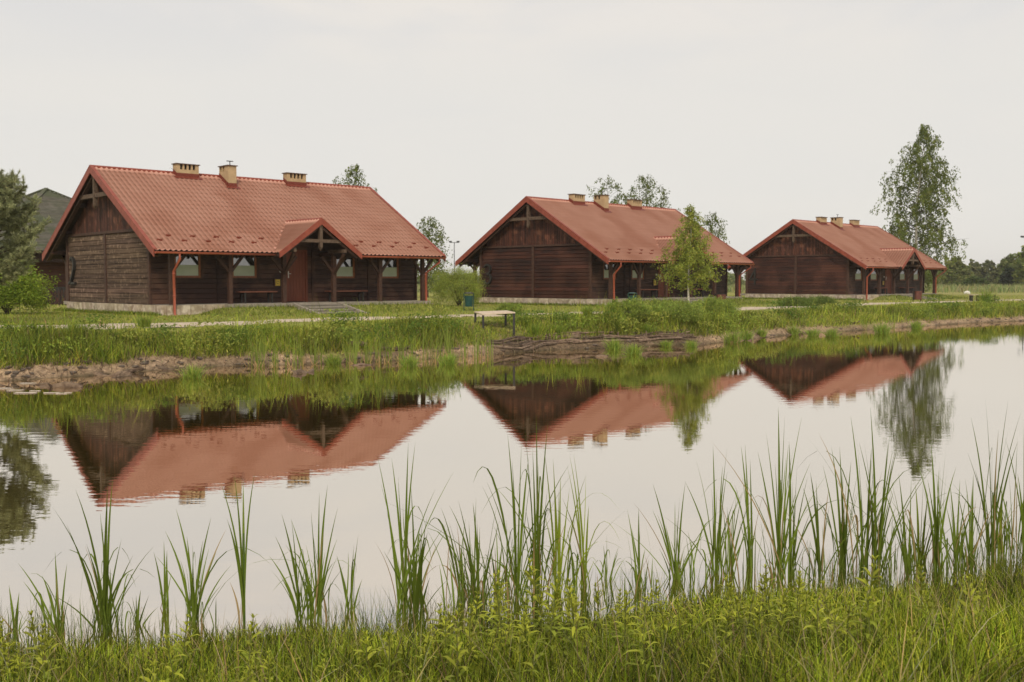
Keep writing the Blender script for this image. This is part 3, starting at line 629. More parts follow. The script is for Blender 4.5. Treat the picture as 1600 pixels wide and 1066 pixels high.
# ------------------------------------------------------------------ vegetation tools
rng = np.random.default_rng(11)
def leaf_cards(P, size, cols, hang=.3, aspect=.55, up=None):
    """diamond leaves at points P"""
    n = len(P); a = rng.normal(size=(n, 3)); a[:, 2] = a[:, 2] * .6 - hang * 1.6; a /= np.linalg.norm(a, axis=1)[:, None]
    b = np.cross(a, rng.normal(size=(n, 3))); b /= np.linalg.norm(b, axis=1)[:, None] + 1e-9
    s = (size * rng.uniform(.6, 1.35, n))[:, None]
    nn = np.cross(a, b)
    V = np.stack([P - a * s * .5, P + b * s * aspect * .5 + nn * s * .06, P + a * s * .6, P - b * s * aspect * .5 + nn * s * .06], 1).reshape(-1, 3)
    F = np.arange(4 * n).reshape(n, 4); return V, F, np.repeat(cols, 4, 0)
def vcol(n, base, var=.25, hue=.12):
    b = np.array(base); k = rng.uniform(1 - var, 1 + var, n)[:, None]; h = rng.normal(0, hue, n)[:, None]
    return np.clip(b * k * (1 + h * np.array([1.0, .2, .3])), .003, 1)
def tree(name, x, y, z, h, prof, col, label, cat='tree', group=None, t0=.12, nb=60, leaves=9000, lsize=.12, hang=.5, hanglen=.6, trunkm='bark', tr=.12, rise=.7, lean=(0, 0), seed=1, clump=.12, twlen=1.0):
    """birch-like tree: trunk, rising limbs, hanging leafy twigs"""
    global rng; rng = np.random.default_rng(seed); random.seed(seed)
    o = empty(name, (x, y, z)); tag(o, label, cat, group)
    m = MB(); nseg = 12
    def tp(t): return np.array([lean[0] * t * h + .03 * h * math.sin(t * 5 + seed) * t, lean[1] * t * h + .02 * h * math.cos(t * 4 + seed) * t, t * h])
    m.tube([tp(t) for t in np.linspace(-.01, .97, nseg)], [tr * (1 - .93 * t) for t in np.linspace(0, 1, nseg)], 8, wob=.05)
    m.build('trunk', M[trunkm], o, True)
    mb = MB(); pts = []; wts = []
    for k in range(nb):
        t = t0 + (1 - t0) * ((k + rng.uniform(0, 1)) / nb) ** .9; t = min(t, .985); r = prof(t) * h * rng.uniform(.55, 1.08); az = k * 2.39996 + rng.normal(0, .4)
        base = tp(t); d = np.array([math.cos(az), math.sin(az), 0]); ln = max(r, .03 * h)
        P = []
        for u in np.linspace(0, 1, 6): P.append(base + d * ln * u + np.array([0, 0, ln * rise * (u - .45 * u * u) + (1 - t) * 0]))
        mb.tube(P, [max(tr * .28 * (1 - t * .7) * (1 - u) + .004, .003) for u in np.linspace(0, 1, 6)], 4, cap=False)
        P = np.array(P)
        nt_ = max(2, int(3 + 9 * ln / h * 5))
        for j in range(nt_):
            u = rng.uniform(.25, 1.02) ; q = P[0] + (P[-1] - P[0]) * u; q = np.array([np.interp(u, np.linspace(0, 1, 6), P[:, i]) for i in range(3)]) + rng.normal(0, ln * .07, 3)
            hl = hanglen * rng.uniform(.35, 1.2) * (0.5 + .5 * min(1, ln / (.2 * h))); dr = rng.normal(0, .32, 3); dr[2] = -hang * 1.5 + rng.normal(0, .3); dr += d * .25; dr /= np.linalg.norm(dr)
            pts.append((q, dr, hl)); wts.append(hl + .1)
    mb.build('branches', M[trunkm if trunkm == 'bark' else 'bark'], o, True)
    wts = np.array(wts); idx = rng.choice(len(pts), leaves, p=wts / wts.sum())
    Q = np.array([p[0] for p in pts])[idx]; Dr = np.array([p[1] for p in pts])[idx]; Hl = np.array([p[2] for p in pts])[idx]
    s = rng.uniform(0, 1, leaves) ** .9
    P = Q + Dr * (Hl * s)[:, None] + rng.normal(0, clump, (leaves, 3)) * np.array([1, 1, .8]) * (.5 + .5 * np.abs(np.sin(idx * 12.9)))[:, None]
    tint = (1 + .22 * np.sin(idx * 7.7))[:, None]
    V, F, C = leaf_cards(P, lsize, vcol(leaves, col) * tint, hang)
    link('crown', nmesh('crown', V, F, M['leaf'], C), o)
    return o
def bush(name, x, y, z, w_, h, col, label, group=None, leaves=5000, lsize=.08, seed=1, depth=None, stems=14, aspect=.35, fine=.1, cat='bush', upright=.0):
    global rng; rng = np.random.default_rng(seed); random.seed(seed); dp = depth or w_
    o = empty(name, (x, y, z)); tag(o, label, cat, group); m = MB(); ends = []
    for k in range(stems):
        az = rng.uniform(0, 6.28); rr = rng.uniform(.2, 1) ** .6; el = rng.uniform(.25, 1.0)
        e = np.array([math.cos(az) * rr * w_ / 2 * .85, math.sin(az) * rr * dp / 2 * .85, h * (.3 + .6 * math.sqrt(max(0, 1 - rr * rr * .8)) * rng.uniform(.6, 1))])
        P = [e * u * np.array([1, 1, 1]) + np.array([0, 0, .12 * h * math.sin(u * 3.1)]) for u in np.linspace(0, 1, 5)]
        m.tube(P, [.02 * (1 - .8 * u) for u in np.linspace(0, 1, 5)], 4, cap=False); ends.append(e)
    m.build('stems', M['bark'], o, True)
    nc = stems * 9; C0 = []
    for k in range(nc):
        az = rng.uniform(0, 6.28); u = rng.uniform(-.75, 1); rr = rng.uniform(.55, 1.0) * (1 + .12 * math.sin(az * 3 + seed) + .1 * math.sin(az * 5 + u * 4))
        cz = math.sqrt(max(0, 1 - u * u)) if u > 0 else 1 - .3 * u * u; C0.append([math.cos(az) * cz * rr * w_ / 2, math.sin(az) * cz * rr * dp / 2, h * .46 + u * rr * h * .5])
    C0 = np.array(C0); idx = rng.integers(0, nc, leaves); 
    P = C0[idx] + rng.normal(0, fine, (leaves, 3)) * (w_ * .45) * np.array([1, 1, .8]); P[:, 2] = np.abs(P[:, 2]) + .02
    tint = (1 + .25 * np.sin(idx * 5.3))[:, None]
    V, F, C = leaf_cards(P, lsize, vcol(leaves, col) * tint, -upright, aspect); link('foliage', nmesh('foliage', V, F, M['leaf'], C), o); return o
def blades(P, hgt, wid, cols, lean=.35, bend=.5, seg=3, az=None):
    """grass blades as tapering bent strips; P (n,3), hgt (n), wid (n)"""
    n = len(P); th = rng.uniform(0, 2 * np.pi, n) if az is None else az; ld = np.stack([np.cos(th), np.sin(th), np.zeros(n)], -1)
    fa = th + np.pi / 2 + rng.normal(0, .6, n); wd = np.stack([np.cos(fa), np.sin(fa), np.zeros(n)], -1)
    l0 = np.abs(rng.normal(0, lean, n)); b0 = np.abs(rng.normal(0, bend, n)); rows = []
    for i in range(seg + 1):
        t = i / seg; off = (l0 * t + b0 * t * t) * hgt; up = hgt * (t - .28 * b0 * t * t)
        c = P + ld * off[:, None]; c[:, 2] += up
        wv = wid * (1 - t) ** .75 * (.75 + .5 * min(1, t * 3))
        if i < seg: rows += [c - wd * wv[:, None] / 2, c + wd * wv[:, None] / 2]
        else: rows += [c]
    k = len(rows); V = np.stack(rows, 1).reshape(-1, 3); b = (np.arange(n) * k)[:, None]
    tri = []
    for i in range(seg - 1): a = 2 * i; tri += [[a, a + 1, a + 3], [a, a + 3, a + 2]]
    a = 2 * (seg - 1); tri += [[a, a + 1, a + 2]]
    F = (b[:, :, None] + np.array(tri)[None]).reshape(-1, 3); return V, F, np.repeat(cols, k, 0)
def merge(L_):
    VV = []; FF = []; CC = []; o = 0
    for v, f, c in L_: VV.append(v); FF.append(f + o); CC.append(c); o += len(v)
    return np.concatenate(VV), np.concatenate(FF), np.concatenate(CC)
#@VEG
# ------------------------------------------------------------------ grass cover
GREEN = np.array([.20, .26, .030]); YG = np.array([.37, .405, .055]); DKG = np.array([.075, .11, .016]); STRAW = np.array([.38, .29, .13])
def mixcols(n, cols, w_):
    c = np.array(cols)[rng.choice(len(cols), n, p=np.array(w_) / sum(w_))]; return np.clip(c * rng.uniform(.7, 1.3, (n, 1)) * (1 + rng.normal(0, .08, (n, 3))), .003, 1)
def rect_pts(n, x0, x1, y0, y1): return rng.uniform(x0, x1, n), rng.uniform(y0, y1, n)
# near bank: visible wedge, uneven
rng = np.random.default_rng(5)
def near_grass(n, hmul, y1, cols, w_, hm, wd, lean, bend, dmin=-.12, thr=0):
    yy = rng.uniform(2.6, y1, n) ; xx = rng.uniform(-1, 1, n) * (.62 * yy + 1.2); d = sdist(xx, yy); k = (d > dmin) & (yy < 11) & (d < 7)
    patch = vn(xx, yy, .45, 31) * .6 + vn(xx, yy, 1.3, 32) * .5; k &= patch > thr
    xx, yy, patch, d = xx[k], yy[k], patch[k], d[k]; z = np.maximum(T(xx, yy), -.12); n = len(xx)
    h = hm * rng.uniform(.5, 1.25, n) * (.5 + .75 * patch) * hmul * np.where(d < .1, .9, 1)
    c = mixcols(n, cols, w_); c = c * (.5 + 1.0 * vn(xx, yy, .7, 33))[:, None]; h = h * (.58 + .42 * sst(d / 1.0))
    return blades(np.stack([xx, yy, z - .02], -1), h, wd * rng.uniform(.6, 1.4, n), c, lean, bend, 3)
NG, NY, ND = np.array([.22, .285, .016]), np.array([.48, .53, .055]), np.array([.045, .06, .004])
V, F, C = merge([near_grass(115000, 1, 9.2, [NG, NY, ND, STRAW], [.40, .30, .26, .04], .20, .0058, .30, .5),
                 near_grass(36000, 1, 9.2, [ND, NG, STRAW], [.6, .33, .07], .27, .0042, .16, .3, dmin=-.22),
                 near_grass(20000, 1, 5.6, [NY, NG, (.30, .40, .05)], [.45, .35, .2], .17, .008, .45, .7),
                 near_grass(3500, 1, 8, [STRAW, (.42, .36, .2)], [.6, .4], .38, .0045, .4, .4, thr=.35)])
g = link('bank_grass', nmesh('bank_grass', V, F, M['blade'], C)); tag(g, 'dense green grass covering the near bank at the bottom of the photo', 'grass', kind='stuff')
# rushes in the shallow edge
rng = np.random.default_rng(6)
n = 26000; yy = rng.uniform(5, 9.5, n); xx = rng.uniform(-1, 1, n) * (.6 * yy + .8); d = sdist(xx, yy); p = vn(xx, yy, .5, 41); k = (d > -.42) & (d < .25) & (p > .42 + .5 * np.clip(-d, 0, 1)); xx, yy = xx[k], yy[k]; n = len(xx)
V, F, C = blades(np.stack([xx, yy, np.maximum(T(xx, yy), -.1)], -1), rng.uniform(.12, .34, n) * (.6 + .6 * p[k]), rng.uniform(.0025, .0045, n), mixcols(n, [DKG * .9, GREEN * .8, STRAW], [.6, .34, .06]), .12, .22, 3)
g = link('shore_rushes', nmesh('shore_rushes', V, F, M['blade'], C)); tag(g, 'thin dark rushes fringing the water edge of the near bank', 'rushes', kind='stuff')
# far bank: tall tussocky grass between the bare strip and the path, then short lawn
rng = np.random.default_rng(8)
def on_path(x, y):
    q = sp[:, :2]; r = np.full(len(x), 9.)
    for i in range(0, len(q), 2): r = np.minimum(r, np.hypot(x - q[i, 0], y - q[i, 1]) - sp[i, 2] * .46)
    return r
def far_band(n, dlo, dhi, hm, wd, cols, w_, lean, bend, patch_s=1.2, thr=.0, seed=50, fall=True):
    m = len(PO); out = []
    yy = rng.uniform(17, 82, n * 9); xx = rng.uniform(-1, 1, n * 9) * (.56 * yy + 2)
    pr = np.clip(26 / yy, 0, 1) ** 1.1; k = rng.uniform(0, 1, n * 9) < pr; xx, yy = xx[k], yy[k]
    d = sdist(xx, yy); k = (d > dlo) & (d < dhi); xx, yy, d = xx[k], yy[k], d[k]
    p = vn(xx, yy, patch_s, seed) * .6 + vn(xx, yy, patch_s * .35, seed + 1) * .4; e = dlo - .08 + (.05 * sst((-6.5 - xx) / 3) + .16 * sst((xx + 1) / 1) * sst((7.5 - xx) / 1.5) * (yy < 38) + .5 * (vn(xx, yy, 1.6, 13) - .5))
    k = (p > thr) & (d > e); xx, yy, d, p = xx[k][:n], yy[k][:n], d[k][:n], p[k][:n]; n2 = len(xx)
    sc_ = np.sqrt(np.clip(yy / 28, .8, 2.2))
    h = hm * rng.uniform(.45, 1.2, n2) * (.35 + 1.1 * p); 
    op = on_path(xx, yy); h = h * np.clip((op - .35) / 1.0, .0, 1)
    h = h * np.clip((np.hypot(xx + .55, (yy - 31.7) * .8) - .5) / 1.0, .35, 1)
    if fall: h = h * (1 - .78 * sst((d - 1.2) / 1.3))
    c = mixcols(n2, cols, w_) * (.45 + 1.1 * vn(xx, yy, 1.1, seed + 3))[:, None]; k = h > .03; xx, yy, h, c = xx[k], yy[k], h[k], c[k]; n2 = len(xx); sc_ = sc_[k]
    return blades(np.stack([xx, yy, T(xx, yy) - .02], -1), h, wd * sc_ * rng.uniform(.6, 1.4, n2), c, lean, bend, 3)
V, F, C = merge([far_band(120000, .35, 2.9, .50, .018, [GREEN, YG, DKG, STRAW], [.42, .30, .22, .06], .26, .4, thr=.18),
                 far_band(60000, .3, 3.1, .30, .017, [YG, GREEN, STRAW], [.5, .4, .1], .35, .5, seed=60),
                 far_band(18000, .3, 2.0, .85, .014, [GREEN, YG, DKG], [.5, .3, .2], .16, .3, patch_s=.8, thr=.52, seed=70, fall=False)])
g = link('tall_grass', nmesh('tall_grass', V, F, M['blade'], C)); tag(g, 'tall tussocky green grass along the far bank between the bare shore and the path', 'grass', kind='stuff')
rng = np.random.default_rng(9)
def in_house(x, y, mrg=0):
    r = np.zeros(len(x), bool)
    for (hx, hy, a, hz) in HOUSE:
        c, s = math.cos(a), math.sin(a); lx = (x - hx) * c + (y - hy) * s; ly = (x - hx) * s - (y - hy) * c
        r |= (lx > .35 - mrg) & (lx < 12.8 + mrg) & (abs(ly) < 5.45 + mrg) | (lx > 5.5) & (lx < 7.9) & (ly > 5) & (ly < 7.7)
    return r
n = 190000; yy = rng.uniform(22, 95, n); xx = rng.uniform(-1, 1, n) * (.54 * yy + 1); k = rng.uniform(0, 1, n) < np.clip(30 / yy, 0, 1) ** 1.2; xx, yy = xx[k], yy[k]
d = sdist(xx, yy); k = (d > 2.6) & (on_path(xx, yy) > .06 + .25 * (vn(xx, yy, .5, 81) - .3)) & ~in_house(xx, yy); xx, yy = xx[k], yy[k]; n = len(xx)
V, F, C = blades(np.stack([xx, yy, T(xx, yy) - .01], -1), rng.uniform(.04, .11, n) * (.6 + .8 * vn(xx, yy, 1, 82)), .022 * np.sqrt(yy / 28), mixcols(n, [GREEN * 1.0, YG, (.30, .30, .09), STRAW], [.4, .34, .16, .10]) * (.75 + .45 * vn(xx, yy, 2.3, 83))[:, None], .4, .5, 2)
# tufts hugging the plinths and mound faces
L2 = [(V, F, C)]
for (hx, hy, a, hz) in HOUSE:
    c, s = math.cos(a), math.sin(a); n = 5200
    lx = np.concatenate([rng.normal(.22, .13, n // 2), rng.uniform(1.5, 13.4, n - n // 2)]); ly = np.concatenate([rng.uniform(-4.6, 5.3, n // 2), rng.uniform(5.36, 7.6, n - n // 2)])
    k = ~((lx > 5.5) & (lx < 7.9) & (ly > 5)) & (lx < 13.4); lx, ly = lx[k], ly[k]
    x = hx + lx * c + ly * s; y = hy + lx * s - ly * c; n = len(x)
    L2.append(blades(np.stack([x, y, T(x, y) - .01], -1), rng.uniform(.05, .20, n), np.full(n, .02 * math.sqrt(hy / 30)), mixcols(n, [GREEN, DKG * 1.2, YG * .8], [.5, .35, .15]), .4, .5, 2))
V, F, C = merge(L2); g = link('lawn_grass', nmesh('lawn_grass', V, F, M['blade'], C)); tag(g, 'short mown grass round the cabins and on the mounds before their porches', 'grass', kind='stuff')
rng = np.random.default_rng(14); LW = []; k_ = 0
while k_ < 95:
    y = rng.uniform(20, 70); x = rng.uniform(-.56, .56) * y; d = float(sdist(np.array([x]), np.array([y]))[0])
    if not .45 < d < 2.2 or on_path(np.array([x]), np.array([y]))[0] < .9 or rng.uniform() > 30 / y: continue
    if math.hypot(x + .5, y - 31.5) < 1.8: continue
    k_ += 1; n = 260; hh = rng.uniform(.25, .6) * (1.1 if d < 2 else .6); P = np.column_stack([rng.normal(0, .28, n) + x, rng.normal(0, .28, n) + y, rng.uniform(0, 1, n) ** .7 * hh]); P[:, 2] += Tp(x, y)
    LW.append(leaf_cards(P, .085 * math.sqrt(y / 28), vcol(n, np.array([(.26, .33, .05), (.12, .19, .03), (.33, .36, .07)][k_ % 3]), .3, .1), -.4, .35))
V, F, C = merge(LW); g = link('bank_weeds', nmesh('bank_weeds', V, F, M['leaf'], C)); tag(g, 'leafy weeds mixed into the grass of the far bank', 'weeds', kind='stuff')
# far meadow strip of taller pale grass
rng = np.random.default_rng(10)
n = 42000; xx = rng.uniform(-120, 160, n); yy = rng.uniform(118, 175, n)
V, F, C = blades(np.stack([xx, yy, np.full(n, .82)], -1), rng.uniform(.5, 1.25, n), rng.uniform(.08, .16, n), mixcols(n, [(.28, .30, .12), (.34, .33, .16), (.20, .26, .09)], [.4, .35, .25]), .2, .3, 2)
g = link('meadow', nmesh('meadow', V, F, M['blade'], C)); tag(g, 'pale tall meadow grass in the field before the distant trees', 'meadow', kind='stuff')

# ------------------------------------------------------------------ cattails of the near bank (base px, base py, [tips px], label)
REEDS = [
 (22, 985, [(14, 915), (30, 925)], 6, 'two thin reed blades at the far left edge of the near bank'),
 (92, 990, [(28, 880), (86, 862), (66, 900), (36, 908), (105, 880)], 12, 'splayed low cattail clump near the left edge, leaning left'),
 (165, 985, [(176, 750), (168, 760), (118, 765), (104, 820), (208, 868), (190, 842), (78, 928), (135, 850), (160, 820)], 22, 'large bushy cattail clump left of the reflected gable tip'),
 (214, 975, [(220, 922), (233, 930)], 7, 'short dark cattail tuft right of the large bushy left clump'),
 (259, 950, [(256, 845), (240, 862), (261, 860)], 4, 'short thin reed with three blades between two left clumps'),
 (304, 972, [(275, 795), (330, 808), (338, 862), (292, 838), (258, 830), (317, 845)], 16, 'broad cattail clump below the reflected first chimney'),
 (382, 975, [(398, 740), (366, 742), (345, 755), (355, 812), (380, 752)], 2, 'single tall straight reed stem with blades opening only at its top'),
 (470, 975, [(440, 803), (430, 838), (420, 868), (455, 810), (438, 900)], 8, 'left leaning cattail clump below the reflected third chimney'),
 (496, 972, [(512, 758), (499, 770), (528, 792), (486, 800), (455, 812)], 13, 'upright cattail clump touching the left leaning one, with a tall centre blade'),
 (547, 955, [(560, 835), (526, 868), (553, 852), (566, 905)], 6, 'small low cattail tuft beside the dark rush patch'),
 (630, 965, [(638, 692), (649, 690), (590, 714), (612, 716), (622, 745), (604, 798)], 16, 'tallest slender cattail of the left half, tips over the reflected roof corner'),
 (651, 990, [(668, 832), (642, 760), (660, 850), (600, 862), (672, 902)], 14, 'thick lower cattail clump with brown curled blades against the tallest slender one'),
 (724, 930, [(689, 793), (700, 826), (716, 838), (668, 824)], 6, 'cattail with an arching blade above the leafy plants left of centre'),
 (750, 950, [(716, 782), (739, 786), (781, 812), (745, 812), (770, 850), (702, 790)], 12, 'fanned cattail clump with broad centre blades above the bushy leafy plants'),
 (777, 930, [(785, 848), (765, 852), (797, 882)], 6, 'small spiky cattail between two large central clumps'),
 (809, 935, [(793, 678), (815, 690), (800, 720), (739, 755), (852, 845), (826, 715)], 14, 'central cattail clump with one blade drooping far to the left'),
 (840, 945, [(838, 648), (856, 660), (820, 668), (832, 700), (856, 760)], 9, 'tall central reed rising in front of the reflected middle gable'),
 (872, 930, [(864, 716), (876, 744), (850, 700), (902, 800), (890, 762)], 15, 'bright yellow green cattail clump right of the tall central reed'),
 (914, 915, [(896, 708), (886, 728), (890, 712), (902, 770), (920, 790)], 9, 'slim cattail with crossing blades right of the bright clump'),
 (949, 905, [(948, 834), (966, 862), (925, 876)], 6, 'very short cattail tuft in the open water gap right of centre'),
 (997, 915, [(980, 796), (998, 794), (1000, 830), (990, 850)], 7, 'narrow upright cattail with a notched hooked tip'),
 (1055, 905, [(1020, 756), (1071, 752), (1019, 796), (1062, 775), (1100, 836), (1040, 820)], 12, 'fan shaped cattail clump alone in open water right of centre'),
 (1118, 895, [(1086, 714), (1114, 696), (1136, 700), (1070, 752), (1131, 740), (1144, 790)], 15, 'full cattail clump below the small birch reflection'),
 (1140, 890, [(1152, 765), (1160, 770), (1128, 780), (1168, 800)], 9, 'low cattail filling the gap beside the full clump'),
 (1173, 885, [(1164, 694), (1158, 697), (1172, 718), (1176, 790)], 6, 'thin reed with reddish base and paired upright tips'),
 (1218, 908, [(1216, 636), (1226, 650), (1253, 651), (1197, 676), (1184, 706), (1266, 776), (1240, 700)], 20, 'tallest cattail clump of the right half, below the third cabin reflection'),
 (1237, 900, [(1233, 690), (1262, 745), (1246, 720)], 8, 'dark cattail standing against the right side of the tallest right clump'),
 (1281, 908, [(1266, 738), (1275, 752), (1254, 760), (1296, 790)], 8, 'slender cattail in the gap right of the tallest right clump'),
 (1318, 892, [(1299, 698), (1312, 698), (1286, 728), (1330, 720), (1344, 760)], 20, 'dense leafy cattail thicket with many low blades'),
 (1350, 910, [(1329, 650), (1362, 700), (1372, 690), (1340, 700), (1345, 780)], 11, 'tall cattail leaning left over the dense thicket'),
 (1370, 918, [(1360, 637), (1393, 657), (1388, 690), (1350, 690), (1412, 802), (1410, 850)], 18, 'tall cattail in front of the reflected big birch'),
 (1419, 915, [(1390, 742), (1404, 740), (1424, 745), (1378, 760)], 10, 'cattail with a rust coloured stalk at its foot'),
 (1439, 905, [(1430, 755), (1444, 710), (1450, 770)], 8, 'pale green cattail between the rusty stalk and the broad clump'),
 (1464, 915, [(1430, 714), (1454, 688), (1480, 684), (1494, 730), (1472, 750), (1440, 735)], 16, 'broad cattail clump with tips spread wide on the right'),
 (1494, 892, [(1484, 755), (1500, 750), (1512, 768), (1478, 790)], 10, 'bushy low cattail right of the wide spread clump'),
 (1516, 890, [(1508, 748), (1521, 740), (1540, 812), (1496, 770)], 8, 'cattail with an orange brown stem near the right edge'),
 (1548, 875, [(1539, 617), (1576, 622), (1517, 652), (1596, 642), (1524, 735), (1590, 690), (1550, 690)], 12, 'very tall plume like reed near the right edge with spread tips'),
 (1561, 870, [(1556, 790), (1572, 800), (1566, 760)], 10, 'short yellowish cattail at the foot of the plume like reed'),
 (1583, 872, [(1590, 683), (1576, 735), (1594, 760)], 7, 'narrow cattail just inside the right edge'),
 (1599, 872, [(1598, 650), (1590, 740), (1606, 700)], 7, 'cattail cut off by the right edge of the photo'),
]
def bez(a, b, c, t): return a * (1 - t) ** 2 + 2 * b * t * (1 - t) + c * t * t
def leafstrip(a, b, c, wd, col, ang, seg=9, tw=.6):
    V = []; ts = np.linspace(0, 1, seg + 1)
    P = np.array([bez(a, b, c, t) for t in ts])
    for i, t in enumerate(ts):
        an = ang + tw * t; s = np.array([math.cos(an), math.sin(an), 0]); ww = wd * (min(1, .45 + t * 1.6) * (1 - max(0, (t - .45) / .55) ** 1.6)) + .0006
        V += [P[i] - s * ww / 2, P[i] + s * ww / 2]
    V = np.array(V); F = np.array([[2 * i, 2 * i + 1, 2 * i + 3, 2 * i + 2] for i in range(seg)]); return V, F, np.tile(col, (len(V), 1)) * np.linspace(1, 1, len(V))[:, None]
for i, (bx, by, tips, nx_, lab) in enumerate(REEDS):
    rng = np.random.default_rng(100 + i); b = atz(bx, by, 0.0); base = np.array([b[0], b[1], max(min(Tp(b[0], b[1]), .15), -.15)]); depth = b[1]
    S = []; hmax = .3
    cb = np.array([.125, .175, .02]) * rng.uniform(.8, 1.25) * (np.array([1.5, 1.35, 1.1]) if 'yellow' in lab or 'pale' in lab or 'bright' in lab else 1)
    tall = 0
    for (tx, ty) in tips:
        q = atY(tx, ty, depth + rng.uniform(-.15, .15)) - base; L3 = np.linalg.norm(q); tall = max(tall, q[2])
        st = rng.normal(0, .014, 3); st[2] = 0
        if nx_ <= 2: st *= .3; mid = np.array([q[0] * .03, q[1] * .1, q[2] * .62])
        else: mid = np.array([q[0] * rng.uniform(.10, .32), q[1] * .3, q[2] * rng.uniform(.5, .62)])
        if 'droop' in lab and tx < bx - 50 or 'arching' in lab and tx < bx - 50: mid = np.array([q[0] * .55, q[1] * .3, q[2] * 1.45])
        S.append(leafstrip(st, mid, q, rng.uniform(.012, .0185), np.clip(cb * rng.uniform(.8, 1.2), 0, 1), rng.uniform(-.7, .7)))
    for k in range(nx_ + (4 if nx_ > 5 else 0)):
        h = tall * rng.uniform(.3, .86); an = rng.uniform(0, 6.28); ln = abs(rng.normal(0, .34)) * h; q = np.array([math.cos(an) * ln, math.sin(an) * ln * .6, h]); st = rng.normal(0, .042, 3); st[2] = 0
        mid = q * np.array([.2, .2, .6]); bent = rng.uniform() < .17
        if bent: mid = q * np.array([.5, .5, 1.35]); q = q * np.array([1.9, 1.9, .75])
        dry = rng.uniform() < .12
        S.append(leafstrip(st, mid, q, rng.uniform(.006, .0125), np.array([.36, .26, .12]) if dry else np.clip(cb * rng.uniform(.7, 1.35), 0, 1), rng.uniform(-1.2, 1.2)))
    V, F, C = merge(S); o = link('cattail', nmesh('cattail', V, F, M['blade'], C, True), None, tuple(base))
    if nx_ <= 2 or 'stalk' in lab or 'stem' in lab or 'reddish' in lab:
        m = MB(); c1 = (.09, .15, .035) if nx_ <= 2 else (.30, .13, .06); hh = tall * (.62 if nx_ <= 2 else .22); m.tube([(0, 0, -.02), (.003, 0, hh * .5), (.004, 0, hh)], [.007, .006, .004], 6, c1); m.build('stem', M['blade'], o, True)
    tag(o, lab, 'cattail', 'cattails standing along the near bank')
FILL = np.random.default_rng(909)
for i in range(40):
    px = FILL.uniform(0, 1600) if i < 12 else FILL.uniform(700, 1600); by = np.interp(px, [0, 400, 800, 1200, 1600], [990, 972, 940, 905, 872]) + FILL.uniform(-12, 14); b = atz(px, by, 0); rng = np.random.default_rng(950 + i); S = []; tall = rng.uniform(.3, .85)
    cb = np.array([.14, .20, .026]) * rng.uniform(.75, 1.2)
    for k in range(rng.integers(4, 11)):
        h = tall * rng.uniform(.45, 1.05); an = rng.uniform(0, 6.28); ln = abs(rng.normal(0, .22)) * h; q = np.array([math.cos(an) * ln, math.sin(an) * ln, h]); st = rng.normal(0, .06, 3); st[2] = 0; mid = q * np.array([.2, .2, .6])
        if rng.uniform() < .2: mid = q * np.array([.6, .6, 1.3]); q = q * np.array([2.2, 2.2, .7])
        S.append(leafstrip(st, st + mid, st + q, rng.uniform(.006, .014), np.array([.34, .23, .11]) if rng.uniform() < .18 else cb * rng.uniform(.7, 1.35), rng.uniform(-1.5, 1.5)))
    V, F, C = merge(S); o = link('young_cattail', nmesh('young_cattail', V, F, M['blade'], C, True), None, (b[0], b[1], min(max(Tp(b[0], b[1]), -.15), .15))); tag(o, 'sparse young cattail blades standing between the larger cattail clumps', 'cattail', 'young cattails between the larger near clumps')
# leafy yellow-green plants
def leafy_mesh(seed, h):
    global rng; rng = np.random.default_rng(seed); V = []; F = []; C = []; off = 0
    sway = rng.normal(0, .06, 2) * h; ax_ = lambda t: np.array([sway[0] * t * t, sway[1] * t * t, h * t])
    n = int(h / .034); col0 = np.array([.43, .46, .05])
    for k in range(n + 1):
        t = .12 + .88 * k / n; p = ax_(t); sz = (.108 - .045 * t) * rng.uniform(.75, 1.2) * (1 if k < n - 1 else .6)
        for s in range(2 if k < n - 2 else 4):
            a = k * 1.5708 + s * (math.pi if k < n - 2 else math.pi / 2) + rng.normal(0, .25); el = .15 + .75 * t ** 1.5 + rng.normal(0, .15)
            d = np.array([math.cos(a) * math.cos(el), math.sin(a) * math.cos(el), math.sin(el)]); sd_ = np.array([-math.sin(a), math.cos(a), 0]); up = np.cross(d, sd_) * -1
            w2 = sz * .115; q = [p, p + d * sz * .35 + sd_ * w2 - up * .004, p + d * sz * .75 + sd_ * w2 * .8 - up * .006 + np.array([0, 0, -.12 * sz]), p + d * sz + np.array([0, 0, -.28 * sz]), p + d * sz * .75 - sd_ * w2 * .8 - up * .006 + np.array([0, 0, -.12 * sz]), p + d * sz * .35 - sd_ * w2 - up * .004]
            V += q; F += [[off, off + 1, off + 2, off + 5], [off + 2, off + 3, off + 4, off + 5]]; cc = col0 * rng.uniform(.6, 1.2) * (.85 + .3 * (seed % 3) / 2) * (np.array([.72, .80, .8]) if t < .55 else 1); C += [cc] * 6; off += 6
    for i in range(4):   # stem
        t0, t1 = i / 4, (i + 1) / 4
        for a in (0, 2.1, 4.2):
            q0 = ax_(t0); q1 = ax_(t1); r = .0028; e0 = np.array([math.cos(a), math.sin(a), 0]) * r; e1 = np.array([math.cos(a + 2.1), math.sin(a + 2.1), 0]) * r
            V += [q0 + e0, q0 + e1, q1 + e1, q1 + e0]; F.append([off, off + 1, off + 2, off + 3]); C += [np.array([.2, .22, .06])] * 4; off += 4
    return nmesh('leafy_plant', np.array(V), np.array(F), M['leaf'], np.array(C))
LM = [leafy_mesh(200 + i, .22 + .035 * i) for i in range(6)]
rng = np.random.default_rng(77); spots = []
